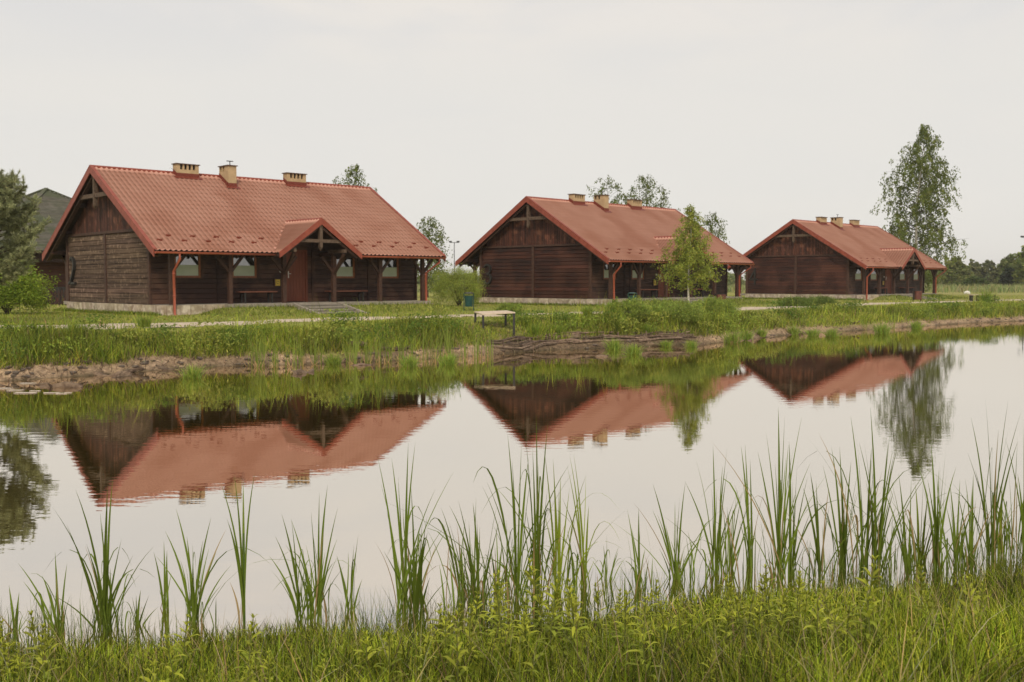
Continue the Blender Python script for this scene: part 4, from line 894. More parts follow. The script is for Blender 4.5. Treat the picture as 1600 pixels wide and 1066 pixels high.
for (x0, x1, y0, y1, n) in ((0, 90, 985, 1050, 16), (680, 800, 915, 985, 20), (800, 1010, 925, 975, 26), (1010, 1250, 905, 965, 34), (1250, 1400, 925, 975, 14), (90, 680, 1000, 1065, 14), (1400, 1560, 900, 960, 6), (700, 1500, 970, 1040, 10)):
    for _ in range(n): spots.append((rng.uniform(x0, x1), rng.uniform(y0, y1)))
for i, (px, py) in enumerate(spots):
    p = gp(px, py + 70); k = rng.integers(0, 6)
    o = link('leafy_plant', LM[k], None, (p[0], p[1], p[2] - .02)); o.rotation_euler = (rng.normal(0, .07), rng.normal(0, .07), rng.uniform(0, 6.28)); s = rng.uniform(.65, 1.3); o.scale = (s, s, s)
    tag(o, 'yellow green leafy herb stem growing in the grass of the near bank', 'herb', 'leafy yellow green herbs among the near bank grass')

# ------------------------------------------------------------------ reeds on the far bank
FR = [(395, 570, 505), (404, 572, 500), (410, 571, 512), (428, 571, 530), (455, 571, 520), (470, 569, 528), (492, 568, 515), (548, 566, 512), (556, 567, 505), (575, 565, 520), (591, 564, 500), (606, 564, 520), (628, 562, 508), (645, 561, 516), (662, 560, 505), (682, 559, 512), (697, 558, 490), (702, 560, 500), (724, 558, 520), (748, 557, 510), (762, 556, 508), (22, 588, 520), (80, 575, 530), (160, 565, 528), (230, 560, 522), (1148, 535, 500), (1350, 515, 488), (1395, 512, 470), (1450, 508, 474), (1530, 503, 468), (1580, 501, 475)]
FN = ['below the left half of the nearest cabin', 'below the steps of the nearest cabin', 'between the nearest cabin and the pale table', 'below the middle cabin', 'below the farthest cabin and the field']
FRL = ['leftmost of the tall reeds below the left porch bench', 'middle of the tall reeds below the left porch bench', 'right of the tall reeds below the left porch bench', 'reed below the sign of the nearest cabin', 'reed below the door of the nearest cabin', 'reed right below the cabin door edge', 'reed below the foot of the porch steps', 'reed below the right porch bench, left of a pair', 'reed below the right porch bench, right of a pair', 'reed below the third porch window', 'tall reed below the fourth porch post', 'short reed below the fourth porch window', 'reed below the right wall end of the nearest cabin', 'reed below the corner post of the nearest cabin', 'tall reed below the right downpipe of the nearest cabin', 'reed right of the right downpipe of the nearest cabin', 'tallest plume like reed left of the pale table', 'thin reed touching the tallest plume like reed', 'short reed below the green bin', 'reed straight below the left leg of the pale table', 'reed below the middle of the pale table', 'reed at the left edge of the far shore', 'reed below the pavilion fence', 'reed below the left wall of the nearest gable', 'reed below the plinth corner of the nearest cabin', 'reed below the right edge of the middle cabin', 'reed below the first porch post of the farthest cabin', 'reed below the porch gable of the farthest cabin', 'reed below the right side of the tall birch', 'reed below the field bench', 'reed near the right edge of the far shore']
for i, (bx, by, ty) in enumerate(FR):
    rng = np.random.default_rng(300 + i); b = atz(bx, by, .03); zb = max(Tp(b[0], b[1]), -.05); base = np.array([b[0], b[1], zb]); tall = atY(bx, ty, b[1])[2] - zb; S = []
    n = rng.integers(10, 18)
    for k in range(n):
        h = tall * rng.uniform(.5, 1.05); an = rng.uniform(0, 6.28); ln = abs(rng.normal(0, .13)) * h; q = np.array([math.cos(an) * ln, math.sin(an) * ln, h]); st = rng.normal(0, .07, 3); st[2] = 0
        S.append(leafstrip(st, st + q * np.array([.15, .15, .6]), st + q, rng.uniform(.012, .022), np.array([.18, .23, .04]) * rng.uniform(.75, 1.3), rng.uniform(-1, 1), 5))
    for k in range(6):
        an = rng.uniform(0, 6.28); h = rng.uniform(.1, .35); q = np.array([math.cos(an) * .12, math.sin(an) * .12, h]); st = rng.normal(0, .06, 3); st[2] = 0; S.append(leafstrip(st, st + q * .5, st + q, .02, np.array([.42, .28, .14]), 0, 4))
    V, F, C = merge(S); o = link('reed', nmesh('reed', V, F, M['blade'], C), None, tuple(base))
    z_ = 0 if bx < 440 else 1 if bx < 600 else 2 if bx < 800 else 3 if bx < 1200 else 4
    tag(o, 'green ' + FRL[i] if FRL[i].startswith('reed') else 'green reed, ' + FRL[i], 'reed', 'reed tufts along the far shore')
# sedge tussocks, bright
SG = [(965, 528, 1.0), (990, 530, .8), (1010, 535, .7), (1040, 537, .6), (960, 512, .9), (1145, 520, 1.1), (1165, 528, .9), (1190, 527, .7), (1240, 515, .8), (1300, 508, .9), (870, 512, .8), (835, 508, .8), (918, 520, .8), (700, 545, .8), (800, 520, .7), (520, 552, .8), (300, 556, .8), (120, 560, .9), (40, 568, 1.0), (1378, 505, 1.2), (1432, 500, .9), (1540, 488, 1.6), (1270, 512, .8), (1080, 530, .6), (355, 552, .7), (225, 548, .8), (640, 545, .8)]
SGL = ['under the left rounded willow bush', 'just right of the one under the left willow bush', 'third rightward from the left willow bush', 'smallest before the rounded bushes', 'beside the left willow bush, high on the bank', 'tallest, right of the young birch, above the shore', 'at the waterline right of the young birch', 'small, at the waterline below the brown bin', 'below the gap between middle and farthest cabin', 'below the gable of the farthest cabin', 'above the middle of the woven wattle', 'above the left part of the woven wattle', 'above the right part of the woven wattle', 'among the reeds left of the pale table', 'right below the pale table', 'below the porch steps of the nearest cabin', 'below the first downpipe of the nearest cabin', 'below the weathered gable of the nearest cabin', 'at the left edge of the far bank', 'below the porch of the farthest cabin', 'below the tall birch', 'large, near the right edge of the far bank', 'left of the one below the farthest gable', 'lowest, below the trunk of the young birch', 'below the left porch bench of the nearest cabin', 'below the plinth corner of the nearest cabin', 'below the right end of the nearest cabin']
for i, (px, py, s) in enumerate(SG):
    rng = np.random.default_rng(400 + i); p = gp(px, py); n = 300; r = rng.normal(0, .10 * s, (n, 2)); P = np.column_stack([r, np.zeros(n)])
    V, F, C = blades(P, rng.uniform(.25, .62, n) * s, np.full(n, .018) * math.sqrt(p[1] / 28), mixcols(n, [(.27, .36, .05), (.20, .29, .045), (.32, .36, .08)], [.45, .35, .2]), .35, .6, 3)
    o = link('sedge_tussock', nmesh('sedge_tussock', V, F, M['blade'], C), None, (p[0], p[1], p[2] - .03)); tag(o, 'bright green sedge tussock ' + SGL[i], 'tussock', 'bright sedge tussocks dotted along the far bank')
# rounded willow bushes on the far bank
for i, (px, py, w_, h, lab) in enumerate([(980, 524, 1.5, .80, 'left rounded willow bush on the bank before the green bin of the middle cabin'), (1050, 522, 2.3, .78, 'wide rounded bush on the bank below the small birch'), (1118, 516, 1.8, .78, 'yellow green bush on the bank right of the small birch'), (1245, 499, 1.7, .42, 'low dark bush on the bank below the farthest cabin wall'), (1282, 497, 1.7, .46, 'low dark bush on the bank beside the path, right of its twin'), (795, 518, .9, .42, 'leafy bush just right of and below the pale table'), (542, 524, .8, .42, 'bright leafy bush on the bank below the steps of the nearest cabin')]):
    p = gp(px, py); bush('willow_bush', p[0], p[1], p[2] - .05, w_, h, (.15, .21, .045) if 'dark' in lab else (.25, .32, .06), lab, 'rounded bushes on the far bank', leaves=8500, lsize=.08, seed=500 + i, stems=10, fine=.13, upright=.55, aspect=.28)

# ------------------------------------------------------------------ shore debris, wattle
rng = np.random.default_rng(21); random.seed(21)
def ragged_log(px, py, ln, r, ang, lab, grp='weathered branches lying on the bare far shore', bend=.1):
    p = gp(px, py); m = MB(); n = 8; pts = []
    for k in range(n): t = k / (n - 1) - .5; pts.append((t * ln, bend * math.sin(t * 5 + px) * ln * .3, .04 * math.sin(t * 7 + px) + r * .6))
    m.tube(pts, [r * (1 - .5 * abs(k / (n - 1) - .4)) * random.uniform(.75, 1.15) for k in range(n)], 7, wob=.25, col=tone(.7, 1.3))
    for k in range(3):
        q = pts[random.randrange(1, n - 1)]; a = random.uniform(-1.2, 1.2); m.tube([q, (q[0] + .3 * math.cos(a) * ln * .35, q[1] + .3 * math.sin(a) * ln, q[2] + random.uniform(.02, .16))], [r * .45, r * .12], 5, wob=.2)
    o = m.build('driftwood', M['twig'], None, False, p); o.rotation_euler = (0, 0, ang); tag(o, lab, 'driftwood', grp)
for i, (px, py, ln, r, lab) in enumerate([(95, 573, .9, .09, 'dark knotted stump like driftwood on the gravel near the left edge'), (115, 578, .8, .05, 'thin grey branch beside the knotted stump near the left edge'), (30, 576, 1.1, .04, 'long dark twisted branch at the left edge of the far shore'), (175, 580, .9, .08, 'split grey driftwood touching the water below the first cabin gable'), (200, 582, .7, .05, 'pale flat driftwood just right of the split one'), (190, 568, 1.0, .05, 'dark root reaching down the gravel below the first downpipe'), (255, 573, .8, .06, 'grey branch lying parallel to the water below the first downpipe'), (300, 572, .6, .05, 'short grey stick at the waterline right of the first downpipe'), (475, 554, .7, .08, 'pale hollow log end above the water below the door of the nearest cabin'), (540, 560, 1.2, .09, 'long dark log at the waterline below the porch steps'), (560, 562, .9, .05, 'thin pale stick under the long dark log'), (620, 557, 1.1, .06, 'dark log among the reeds right of the porch steps'), (945, 531, .55, .06, 'pale cut log on the bank left of the willow bush'), (1095, 536, .8, .05, 'pale branch on the bare soil below the small birch'), (1020, 541, .9, .06, 'dark branch at the waterline below the rounded bush'), (1160, 524, .7, .05, 'dark wet log at the waterline below the bins'), (1245, 521, .8, .06, 'dark log at the waterline below the farthest cabin'), (1330, 513, .9, .05, 'grey stick on the brown shore below the farthest cabin porch'), (1425, 508, .9, .05, 'dark stick on the shore below the big birch')]):
    ragged_log(px, py, ln, r, random.uniform(.2, 1.3) if i % 3 else -.1, lab)
rng = np.random.default_rng(22); random.seed(22)
def rock_mesh(seed):
    r_ = random.Random(seed); m = MB(); n, k = 7, 5; vs = [(0, 0, -.5)]; 
    for j in range(1, k):
        ph = -math.pi / 2 + math.pi * j / k
        for i in range(n):
            q = r_.uniform(.75, 1.2); t = 2 * math.pi * i / n; vs.append((math.cos(t) * math.cos(ph) * q, .75 * math.sin(t) * math.cos(ph) * q, .5 * math.sin(ph) * q))
    vs.append((0, 0, .5)); fs = [(0, 1 + (i + 1) % n, 1 + i) for i in range(n)]
    for j in range(k - 2):
        for i in range(n): a = 1 + j * n; fs.append((a + i, a + (i + 1) % n, a + n + (i + 1) % n, a + n + i))
    a = 1 + (k - 2) * n; fs += [(a + i, a + (i + 1) % n, len(vs) - 1) for i in range(n)]; m.add(vs, fs); return m.mesh('stone', M['rock'])
RM = [rock_mesh(i) for i in range(5)]
# stones follow the shore polyline
so_i = [i for i, p in enumerate(POND[:28])]
for k in range(150):
    i = random.randrange(0, 26); a = np.array(POND[i]); b = np.array(POND[i + 1]); t = random.random(); q = a + (b - a) * t; tn = (b - a) / np.linalg.norm(b - a); nrm = np.array([-tn[1], tn[0]]); off = abs(random.gauss(0, .3)) + .02; q = q + nrm * off
    if Tp(*q) < -.02 or sdist(np.array([q[0]]), np.array([q[1]]))[0] < 0: continue
    s = random.uniform(.03, .11); o = link('stone', random.choice(RM), None, (q[0], q[1], Tp(*q) + s * .1)); o.scale = (s * random.uniform(.8, 1.6), s, s * random.uniform(.6, 1)); o.rotation_euler = (0, 0, random.uniform(0, 6.3)); tag(o, 'small brown stone lying on the bare strip of the far shore', 'stone', 'small stones scattered along the bare far shore')
# wattle: woven rods between stakes
WA, WB = gp(770, 550), gp(1085, 539)
wr = empty('wattle_revetment', (WA[0], WA[1], 0)); tag(wr, 'low woven wattle of brown rods holding the bank right of the pale table', 'revetment')
line = spline([(-.5, 30.0, 0), (.4, 31.0, 0), (1.5, 32.25, 0), (3.7, 33.25, 0), (5.2, 34.3, 0), (6.5, 34.95, 0)], .5)
ox, oy = WA[0], WA[1]
for r_ in range(4):
    m = MB(); P = []
    for j, q in enumerate(line):
        off = .06 + r_ * .14 + .05 * math.sin(j * 1.7 + r_); x = q[0] - ox - .55 * off; y = q[1] - oy + .8 * off; P.append((x, y, Tp(q[0] - .55 * off, q[1] + .8 * off) + .035 + .03 * math.sin(j * 2.1 + r_ * 1.3) + (.05 if r_ % 2 else 0)))
    for a0 in range(0, len(P) - 2, 2):
        for e in range(2):
            if random.random() < .25: continue
            tl = random.uniform(-.05, .05); m.tube([(p[0], p[1] + e * .05 + tl * i_, p[2] + e * .05 + tl * i_ * .5 + random.uniform(-.015, .02)) for i_, p in enumerate(P[a0:a0 + 4])], [random.uniform(.016, .036) for _ in P[a0:a0 + 4]], 6, wob=.2, col=tone(.55, 1.7))
    m.build('woven_rods', M['twig'], wr)
for j in range(1, len(line), 2):
    q = line[j]; m = MB(); x, y = q[0] - ox - .03, q[1] - oy + .02; z = Tp(q[0], q[1]); m.tube([(x - .05, y + .05, z - .2), (x - .12, y + .15, z + .38)], [.028, .022], 6, wob=.15, col=tone(.6, 1.2)); m.build('stake', M['twig'], wr)
# dry stalk litter on the bare shore
rng = np.random.default_rng(24)
n = 30000; yy = rng.uniform(19, 60, n * 9); xx = rng.uniform(-1, 1, n * 9) * (.56 * yy + 1); d = sdist(xx, yy); k = (d > -.05) & (d < 1.7) & (rng.uniform(0, 1, n * 9) < 28 / yy); xx, yy = xx[k][:n], yy[k][:n]; n = len(xx)
V, F, C = blades(np.stack([xx, yy, np.maximum(T(xx, yy), 0) + .0], -1), rng.uniform(.03, .2, n), rng.uniform(.008, .022, n), mixcols(n, [(.30, .21, .13), (.11, .075, .05), (.40, .31, .20), (.06, .042, .03)], [.4, .25, .2, .15]), 1.6, .4, 2)
g = link('shore_litter', nmesh('shore_litter', V, F, M['blade'], C)); tag(g, 'dry stalks and bark litter strewn over the bare far shore', 'litter', kind='stuff')
# floating scum patches
random.seed(31)
for i, (px, py, w_) in enumerate([(8, 607, .4), (25, 610, .35), (38, 614, .45), (55, 611, .25), (78, 614, .35), (95, 615, .25), (106, 614, .16), (45, 599, .4)]):
    p = atz(px, py, .006); m = MB(); n = 12; vs = [(w_ * .5 * math.cos(t) * random.uniform(.7, 1.2), w_ * .20 * math.sin(t) * random.uniform(.5, 1.2), 0) for t in [2 * math.pi * k / n for k in range(n)]]
    m.add(vs + [(a, b, .008) for a, b, c in vs], [tuple(range(n, 2 * n))] + [(k, (k + 1) % n, n + (k + 1) % n, n + k) for k in range(n)]); o = m.build('floating_scum', M['scum'], None, False, tuple(p)); tag(o, 'pale patch of scum floating by the far shore at the left edge', 'scum', 'pale floating patches near the left edge')

# ------------------------------------------------------------------ trees
def bprof(t): return .26 * math.sin(math.pi * min(1, (t - .0) * 1.02)) ** .7 * (1 - .62 * t) + .02
BIG = atY(1432, 460, 100)
tree('birch_tree', BIG[0], 100, .8, 17.0, lambda t: float(np.interp(t, [0, .07, .15, .24, .33, .42, .52, .62, .72, .80, .86, .93, 1], [.02, .16, .23, .265, .23, .19, .225, .24, .20, .12, .11, .05, .012])), (.155, .19, .042), 'tall full birch standing behind the farthest cabin', 'tree', 'birches', t0=.06, nb=110, leaves=23000, lsize=.20, hang=.9, hanglen=1.45, trunkm='birch', tr=.20, rise=.55, seed=41, clump=.13)
sb = gp(1076, 481)
tree('birch_tree', sb[0], sb[1], sb[2], 4.75, lambda t: float(np.interp(t, [0, .2, .3, .42, .55, .7, .82, .92, 1], [.1, .29, .335, .31, .25, .17, .11, .06, .02])), (.29, .33, .06), 'small young birch in front of the middle cabin porch', 'tree', 'birches', t0=.18, nb=80, leaves=12500, lsize=.085, hang=.5, hanglen=.45, trunkm='birch', tr=.055, rise=.55, seed=42, clump=.09, lean=(-.005, 0))
for i, (px, ytop, dep, wpx, lab, lv, tt) in enumerate([
    (552, 256, 76, 44, 'tree top rising over the ridge of the nearest cabin', 4200, .3), (668, 340, 82, 44, 'slender tree right of the nearest cabin behind the bush', 4500, .06), (950, 280, 96, 52, 'left of the two tree tops over the middle cabin ridge', 4500, .3), (1012, 276, 96, 52, 'right of the two tree tops over the middle cabin ridge', 5500, .3), (1038, 296, 98, 22, 'thin tree top at the right end of the middle cabin ridge', 1800, .3), (1111, 332, 95, 34, 'tree behind the far roof slope of the middle cabin', 3800, .15), (268, 262, 74, 12, 'bare twiggy tree top just left of the first chimney', 60, .4)]):
    p = atY(px, 445, dep); h = atY(px, ytop, dep)[2] - .85; wd = wpx / FPX * dep / h / 2
    tree('slender_tree', p[0], dep, .85, h, (lambda wd: (lambda t: wd * 2.1 * math.sin(math.pi * min(1, t * .75 + .22)) ** .8))(wd), (.14, .175, .04), lab, 'tree', 'slender trees behind the cabins', t0=tt, nb=40, leaves=int(lv * .8), lsize=.17, hang=.9, hanglen=1.0, tr=.10, rise=1.1, seed=60 + i, clump=.10)
# pine on the left, leaning into the frame
rng = np.random.default_rng(51); random.seed(51)
def pine(x, y, z, h, lab, seed):
    global rng; rng = np.random.default_rng(seed); random.seed(seed)
    o = empty('pine_tree', (x, y, z)); tag(o, lab, 'tree'); m = MB(); m.tube([(0, 0, -.1), (.05, 0, h * .4), (.25, 0, h * .72), (.52, 0, h * .97)], [.11, .085, .05, .015], 8, wob=.06); m.build('trunk', M['bark'], o, True)
    mb = MB(); tips = []
    for k in range(46):
        t = .26 + .70 * k / 46; c = np.array([np.interp(t, [0, .4, .72, .97], [0, .05, .25, .52]), 0, h * t]); az = k * 2.4 + rng.normal(0, .3)
        ln = (1.62 * math.sin(math.pi * (.16 + .76 * (1 - t))) ** .8 + .12) * rng.uniform(.6, 1.1) * (1.0 if t < .55 else 1.0 - 1.5 * (t - .55)); d = np.array([math.cos(az), math.sin(az), 0]); el = .25 + .7 * t
        P = [c + d * ln * u + np.array([0, 0, ln * el * (u ** 1.5) * .8]) for u in np.linspace(0, 1, 6)]; mb.tube(P, [.03 * (1 - .85 * u) for u in np.linspace(0, 1, 6)], 5, cap=False)
        for j in range(int(12 + 34 * ln)):
            u = rng.uniform(.3, 1); q = c + d * ln * u + np.array([0, 0, ln * el * (u ** 1.5) * .8]); a2 = az + rng.normal(0, 1.5); l2 = rng.uniform(.12, .40); d2 = np.array([math.cos(a2) * .8, math.sin(a2) * .8, rng.uniform(-.35, 1.1)]); e = q + d2 * l2
            mb.tube([q, e], [.008, .004], 3, cap=False); tips.append((q, e))
    for dx in (.42, .52, .64, .35): q = np.array([dx - .03, rng.normal(0, .1), h * .9]); e = np.array([dx + .02, rng.normal(0, .1), h * rng.uniform(.98, 1.06)]); tips += [(q, e)] * 3
    mb.build('branches', M['bark'], o, True)
    per = 80; n = len(tips) * per; A = np.repeat(np.array([t[0] for t in tips]), per, 0); B = np.repeat(np.array([t[1] for t in tips]), per, 0); u = rng.uniform(.1, 1.02, n)[:, None]
    P = A + (B - A) * u; ax3 = (B - A) / (np.linalg.norm(B - A, axis=1)[:, None] + 1e-9); dd = rng.normal(size=(n, 3)); dd -= ax3 * (dd * ax3).sum(1)[:, None]; dd /= np.linalg.norm(dd, axis=1)[:, None]; dd = dd * .8 + ax3 * .75; dd /= np.linalg.norm(dd, axis=1)[:, None]
    ln = rng.uniform(.06, .12, n)[:, None]; sdv = np.cross(dd, rng.normal(size=(n, 3))); sdv /= np.linalg.norm(sdv, axis=1)[:, None]; wv = .0075
    V = np.stack([P - sdv * wv, P + sdv * wv, P + dd * ln], 1).reshape(-1, 3); F = np.arange(3 * n).reshape(n, 3)
    tc_ = (1 + .25 * np.sin(np.repeat(np.arange(len(tips)), per) * 3.3))[:, None]
    link('crown', nmesh('crown', V, F, M['blade'], np.repeat(vcol(n, (.32, .34, .17), .25, .08) * tc_, 3, 0)), o)
pp = atY(-22, 515, 28.5); pine(pp[0], 28.5, Tp(pp[0], 28.5), 4.1, 'blue green pine with upswept branches entering at the left edge', 52)
# bushes
p = gp(18, 492); bush('bush', p[0] - .45, p[1] + .6, p[2] - .05, 3.1, 2.2, (.27, .36, .05), 'bright green rounded bush below the pine at the left edge', None, 24000, .08, 71, 2.2, 26, .45, .12, 'bush')
p = gp(716, 479); bush('willow_shrub', p[0], p[1] + .6, p[2] - .05, 2.6, 2.15, (.34, .40, .08), 'feathery light green shrub at the left corner of the middle cabin', None, 19000, .085, 72, 2.2, 26, .22, .13, 'bush', .5)
# ------------------------------------------------------------------ distant trees and woods
def dtree(px, ytop, wpx, dep, col, lab, seed, grp='trees at the far side of the field', cat='tree'):
    p = atY(px, 445, dep); h = atY(px, ytop, dep)[2] - .8; wm = wpx / FPX * dep
    bush('distant_tree', p[0], dep, .8, wm, h * 1.02, col, lab, grp, 3200, .5 * dep / 200, seed, None, 12, .7, .12, cat)
dtree(1490, 397, 34, 190, (.21, .24, .07), 'rounded tree at the field edge just right of the farthest cabin', 81)
dtree(1500, 412, 36, 195, (.21, .24, .08), 'lower tree right of the rounded field edge tree', 82)
dtree(1522, 406, 22, 215, (.19, .21, .09), 'airy pale tree behind the trimmed round bush', 83)
dtree(1543, 406, 20, 215, (.17, .19, .08), 'small pale tree right of the airy one in the distance', 84)
dtree(1566, 412, 26, 215, (.20, .23, .085), 'low distant tree left of the dark right edge trees', 85)
dtree(1580, 397, 34, 185, (.16, .19, .06), 'dark spreading tree near the right edge', 86)
dtree(1576, 420, 22, 182, (.045, .065, .03), 'small very dark tree in front of the spreading right tree', 87)
dtree(1606, 385, 40, 175, (.20, .24, .06), 'light green tree cut off by the right edge', 88)
p = atY(1525, 441, 165); bush('round_bush', p[0], 165, .8, 4.0, 2.3, (.10, .14, .04), 'smooth dome shaped bush in the field', None, 4200, .3, 90, 2.6, 12, .7, .07, 'bush')
p = atY(1497, 442, 166); bush('hedge', p[0], 166, .8, 4.2, 1.0, (.10, .14, .04), 'low hedge left of the dome shaped bush', None, 2600, .3, 91, 2, 10, .7, .08, 'hedge')
rng = np.random.default_rng(95); L3 = []
for k in range(150):
    x = -160 + k * 2.6 + rng.normal(0, 1); y = 235 + rng.normal(0, 8); hh = rng.uniform(2.2, 5.2) * (1.15 if x > 60 else .8); ww = rng.uniform(3, 6); n = 620
    q = rng.normal(size=(n, 3)); q /= np.linalg.norm(q, axis=1)[:, None]; q *= rng.uniform(.6, 1.05, (n, 1)); P = q * np.array([ww * .6, ww * .5, hh * .5]) + np.array([x, y, .8 + hh * .5])
    L3.append(leaf_cards(P, .6, vcol(n, np.array([.20, .23, .09]) * rng.uniform(.75, 1.3)), .2, .8))
V, F, C = merge(L3); g = link('distant_wood', nmesh('distant_wood', V, F, M['leaf'], C)); tag(g, 'far line of low woods along the horizon', 'woods', kind='stuff')

# ------------------------------------------------------------------ pavilion on the left with terrace
PVX, PVY = atY(76, 440, 63)[0], 63; pv = empty('pavilion', (PVX, PVY, .85), .95); tag(pv, 'brown pavilion with a mossy grey hip roof behind the pine, left of the nearest cabin', 'pavilion')
ze, zt_, hs = 3.05, 7.1, 7.0; m = MB()
for a in range(4):
    A = [(-hs, -hs), (hs, -hs), (hs, hs), (-hs, hs)]; p0, p1 = A[a], A[(a + 1) % 4]; rows_ = 44
    for k in range(rows_):
        t0, t1 = k / rows_, (k + 1) / rows_
        f = lambda p, t, dz: (p[0] * (1 - t), p[1] * (1 - t), ze + (zt_ - ze) * t + dz)
        m.add([f(p0, t0, .03), f(p1, t0, .03), f(p1, t1, .0), f(p0, t1, .0), f(p0, t0, -.01), f(p1, t0, -.01)], [(0, 1, 2, 3), (4, 5, 1, 0)], tone(.86, 1.14))
rf = m.build('roof', M['shingle'], pv)
m = MB()
for (x, y) in ((-hs, -hs), (hs, -hs), (hs, hs), (-hs, hs)): m.beam((x, y, ze + .05), (0, 0, zt_ + .06), .22, .08)
m.build('hip_cap', M['shingle'], rf)
m = MB(); m.box((-hs + .02, -hs + .02, ze - .14), (hs - .02, hs - .02, ze - .02)); m.build('eave_board', M['soffit'], pv)
m = MB(); wl = hs - 1.6; m.box((-wl, -wl, -.1), (wl, wl, ze - .15)); logs_x(m, -wl, wl, -wl, 0, ze - .2, -1); logs_y(m, -wl, wl, -wl, 0, ze - .2, -1); m.build('wall', M['pavwall'], pv)
for sx_ in (-1, 0, 1):
    for sy_ in (-1, 0, 1):
        if sx_ or sy_: m = MB(); m.box((sx_ * (hs - .5) - .1, sy_ * (hs - .5) - .1, -.1), (sx_ * (hs - .5) + .1, sy_ * (hs - .5) + .1, ze - .15)); m.build('post', M['soffit'], pv)
m = MB()
for s in (-1, 1): m.box((-hs + .4, -hs + .35, ze - .6), (hs - .4, -hs + .41, ze - .15)) if s < 0 else m.box((-hs + .35, -hs + .42, ze - .6), (-hs + .41, hs - .4, ze - .15))
m.build('eave_valance', M['soffit'], pv)
# terrace fence and chairs in front of the pavilion
fa, fb = atY(40, 468, 52), atY(112, 468, 52); fe = empty('picket_fence', (fa[0], 52, .9)); tag(fe, 'dark low picket fence of the terrace between pine and nearest cabin', 'fence'); m = MB(); ln = fb[0] - fa[0]
m.box((0, 0, .12), (ln, .05, .2)); m.box((0, 0, .62), (ln, .05, .70)); m.build('rail', M['soffit'], fe); k = 0
while k * .17 < ln: 
    m = MB(); m.box((k * .17, -.03, 0), (k * .17 + .09, -.003, .80)); m.add([(k * .17, -.03, .80), (k * .17 + .09, -.03, .80), (k * .17 + .045, -.016, .86), (k * .17, -.003, .80), (k * .17 + .09, -.003, .80)], [(0, 1, 2), (4, 3, 2), (1, 4, 2), (3, 0, 2)]); m.build('picket', M['soffit'], fe); k += 1
def gchair(x, y, rz, lab):
    o = empty('terrace_chair', (x, y, .9), rz); tag(o, lab, 'chair', 'dark chairs on the terrace'); m = MB(); m.box((-.22, -.22, .42), (.22, .22, .46)); m.build('seat', M['dark'], o); m = MB()
    for i in range(4): m.box((-.2 + i * .11, .19, .46), (-.13 + i * .11, .22, .95))
    m.box((-.22, .19, .95), (.22, .23, 1.0)); m.build('backrest', M['dark'], o)
    for a, b in ((-1, -1), (1, -1), (1, 1), (-1, 1)): m = MB(); m.box((a * .2 - .02, b * .2 - .02, 0), (a * .2 + .02, b * .2 + .02, .418)); m.build('leg', M['dark'], o)
for i, (px, rz, lab) in enumerate([(68, .3, 'leftmost dark chair on the terrace behind the picket fence'), (78, -.2, 'dark chair second from the left behind the picket fence'), (88, .5, 'dark chair third from the left behind the picket fence'), (97, 3.0, 'dark chair nearest the cabin corner behind the picket fence')]):
    q = atY(px, 460, 54); gchair(q[0], 54 + (i % 2) * .6, rz, lab)

# ------------------------------------------------------------------ small furniture
# pale low table on the bank
tb = [(-.94, 31.5), (.11, 31.9), (-.18, 32.65), (-1.23, 32.25)]; tz = [1.17, 1.215, 1.255, 1.225]
o = empty('low_table', (-.55, 32.05, Tp(-.55, 32.05))); tag(o, 'pale topped low table with dark legs on the bank beside the path', 'table'); z0 = o.location.z
m = MB(); vs = [(x + .55, y - 32.05, z - z0) for (x, y), z in zip(tb, tz)]; m.add(vs + [(a, b, c - .032) for a, b, c in vs], [(0, 1, 2, 3), (7, 6, 5, 4), (0, 4, 5, 1), (1, 5, 6, 2), (2, 6, 7, 3), (3, 7, 4, 0)]); m.build('tabletop', M['paletop'], o)
for (x, y), z in zip(tb, tz):
    x2 = -.55 + (x + .55) * .93; y2 = 32.05 + (y - 32.05) * .88; m = MB(); m.box((x2 + .55 - .035, y2 - 32.05 - .035, Tp(x2, y2) - z0 - .05), (x2 + .55 + .035, y2 - 32.05 + .035, z - z0 - .04)); m.build('leg', M['dark'], o)
p = gp(1530, 471); o = empty('field_bench', p, .15); tag(o, 'pale bench on low dark legs by the path at the far right', 'bench'); m = MB(); m.box((-.62, -.18, .38), (.55, .18, .43)); m.build('seat', M['paletop'], o)
for x in (-.55, -.1, .5): m = MB(); m.box((x - .04, -.15, -.05), (x + .04, .15, .378)); m.build('leg', M['dark'], o)
for px, lab in ((1546, 'short wooden stake right beside the field bench'), (1554, 'second short stake farther right of the field bench')):
    p = gp(px, 471); m = MB(); m.tube([(0, 0, -.1), (.01, 0, .42)], [.05, .045], 6, wob=.1); o = m.build('stake', M['bark'], None, False, p); tag(o, lab, 'stake', 'stakes by the field bench')
p = atY(1511, 459, 110); m = MB(); q = rock_mesh(77); o = link('white_boulder', q, None, (p[0], 110, .95)); o.scale = (.38, .3, .45); q.materials.clear(); q.materials.append(M['white']); tag(o, 'small white boulder lying in the field right of the big birch', 'boulder')
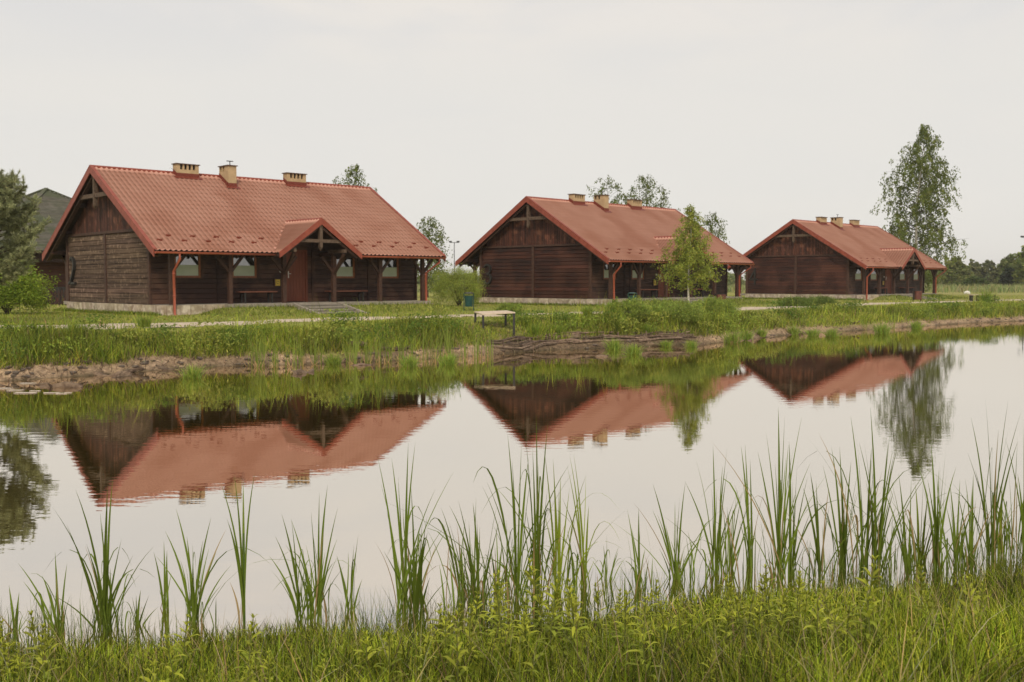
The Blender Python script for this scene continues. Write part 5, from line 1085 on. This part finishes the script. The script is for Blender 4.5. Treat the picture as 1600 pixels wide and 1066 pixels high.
def litter_bin(px, py, ph, lab, brown=False):
    p = gp(px, py); h = ph / FPX * p[1]; o = empty('litter_bin', p, .3); tag(o, lab, 'bin', 'litter bins along the path')
    mt = M['brownbin'] if brown else M['green']; r = .17
    if brown:
        m = MB()
        for k in range(7): m.box((-.2 + k * .058, -.17, .14), (-.15 + k * .058, -.14, h - .04), tone(.8, 1.3)); m.box((-.2 + k * .058, .14, .14), (-.15 + k * .058, .17, h - .04), tone(.8, 1.3))
        for k in range(5): m.box((-.22, -.13 + k * .055, .14), (-.19, -.085 + k * .055, h - .04), tone(.8, 1.3)); m.box((.205, -.13 + k * .055, .14), (.235, -.085 + k * .055, h - .04), tone(.8, 1.3))
        m.build('slatted_body', mt, o); m = MB(); m.box((-.18, -.13, .14), (.2, .13, .18)); m.build('bottom', M['dark'], o)
        for x in (-.26, .25): m = MB(); m.box((x - .02, -.03, -.05), (x + .02, .03, h)); m.build('post', M['dark'], o)
        m = MB(); m.box((-.24, -.02, h - .03), (.23, .02, h)); m.build('crossbar', M['dark'], o); return
    m = MB(); m.tube([(0, 0, .18), (0, 0, h * .80)], [r * .92, r], 14); m.tube([(0, 0, h * .79), (0, 0, h * .815)], [r * 1.06, r * 1.06], 14); m.build('drum', mt, o)
    m = MB(); m.tube([(0, 0, h * .93), (0, 0, h * .97), (0, 0, h)], [r * 1.2, r * 1.1, r * .45], 14); m.build('lid', M['dark'] if px < 900 else mt, o)
    for s in (-1, 1): m = MB(); m.box((s * (r + .035) - .015, -.015, -.1), (s * (r + .035) + .015, .015, h * .95)); m.build('post', mt, o)
litter_bin(732.5, 486, 29, 'green litter bin with a dark lid beside the feathery shrub')
litter_bin(988, 483, 26, 'green litter bin in front of the middle cabin bench, partly behind a bush')
litter_bin(1125, 481, 22, 'brown slatted litter bin on posts before the right end of the middle cabin', True)
litter_bin(1433, 472, 18, 'brown slatted litter bin before the right end of the farthest cabin', True)
# flood-light masts
def mast(px, ytop, ybase, dep, lab):
    p = atY(px, ybase, dep); h = atY(px, ytop, dep)[2] - .85; o = empty('floodlight_mast', (p[0], dep, .85)); tag(o, lab, 'mast', 'floodlight masts beyond the cabins'); m = MB(); m.tube([(0, 0, 0), (0, 0, h)], [.09, .06], 6); m.build('pole', M['dark'], o)
    m = MB(); m.box((-.8, -.05, h - .06), (.8, .05, h + .03)); m.build('crossarm', M['dark'], o)
    for x in (-.65, .65): m = MB(); m.box((x - .25, -.12, h + .03), (x + .25, .12, h + .26)); m.build('floodlight', M['dark'], o)
mast(710, 379, 440, 170, 'thin floodlight mast between the nearest and middle cabins')
mast(1601, 371, 440, 170, 'floodlight mast cut off by the right edge')
# ------------------------------------------------------------------ haze
m = MB(); m.box((-1520, -320, -3), (1520, 2520, 22)); hm = bpy.data.materials.new('haze'); hm.use_nodes = True; hn = hm.node_tree.nodes; hn.remove(hn['Principled BSDF'])
vp = hn.new('ShaderNodeVolumePrincipled'); vp.inputs['Color'].default_value = (.95, .94, .92, 1); vp.inputs['Density'].default_value = .0003; hm.node_tree.links.new(vp.outputs[0], hn['Material Output'].inputs['Volume'])
hz_ = m.build('haze', hm); tag(hz_, 'thin pale summer haze over the field and pond', 'haze', kind='stuff')
#@END
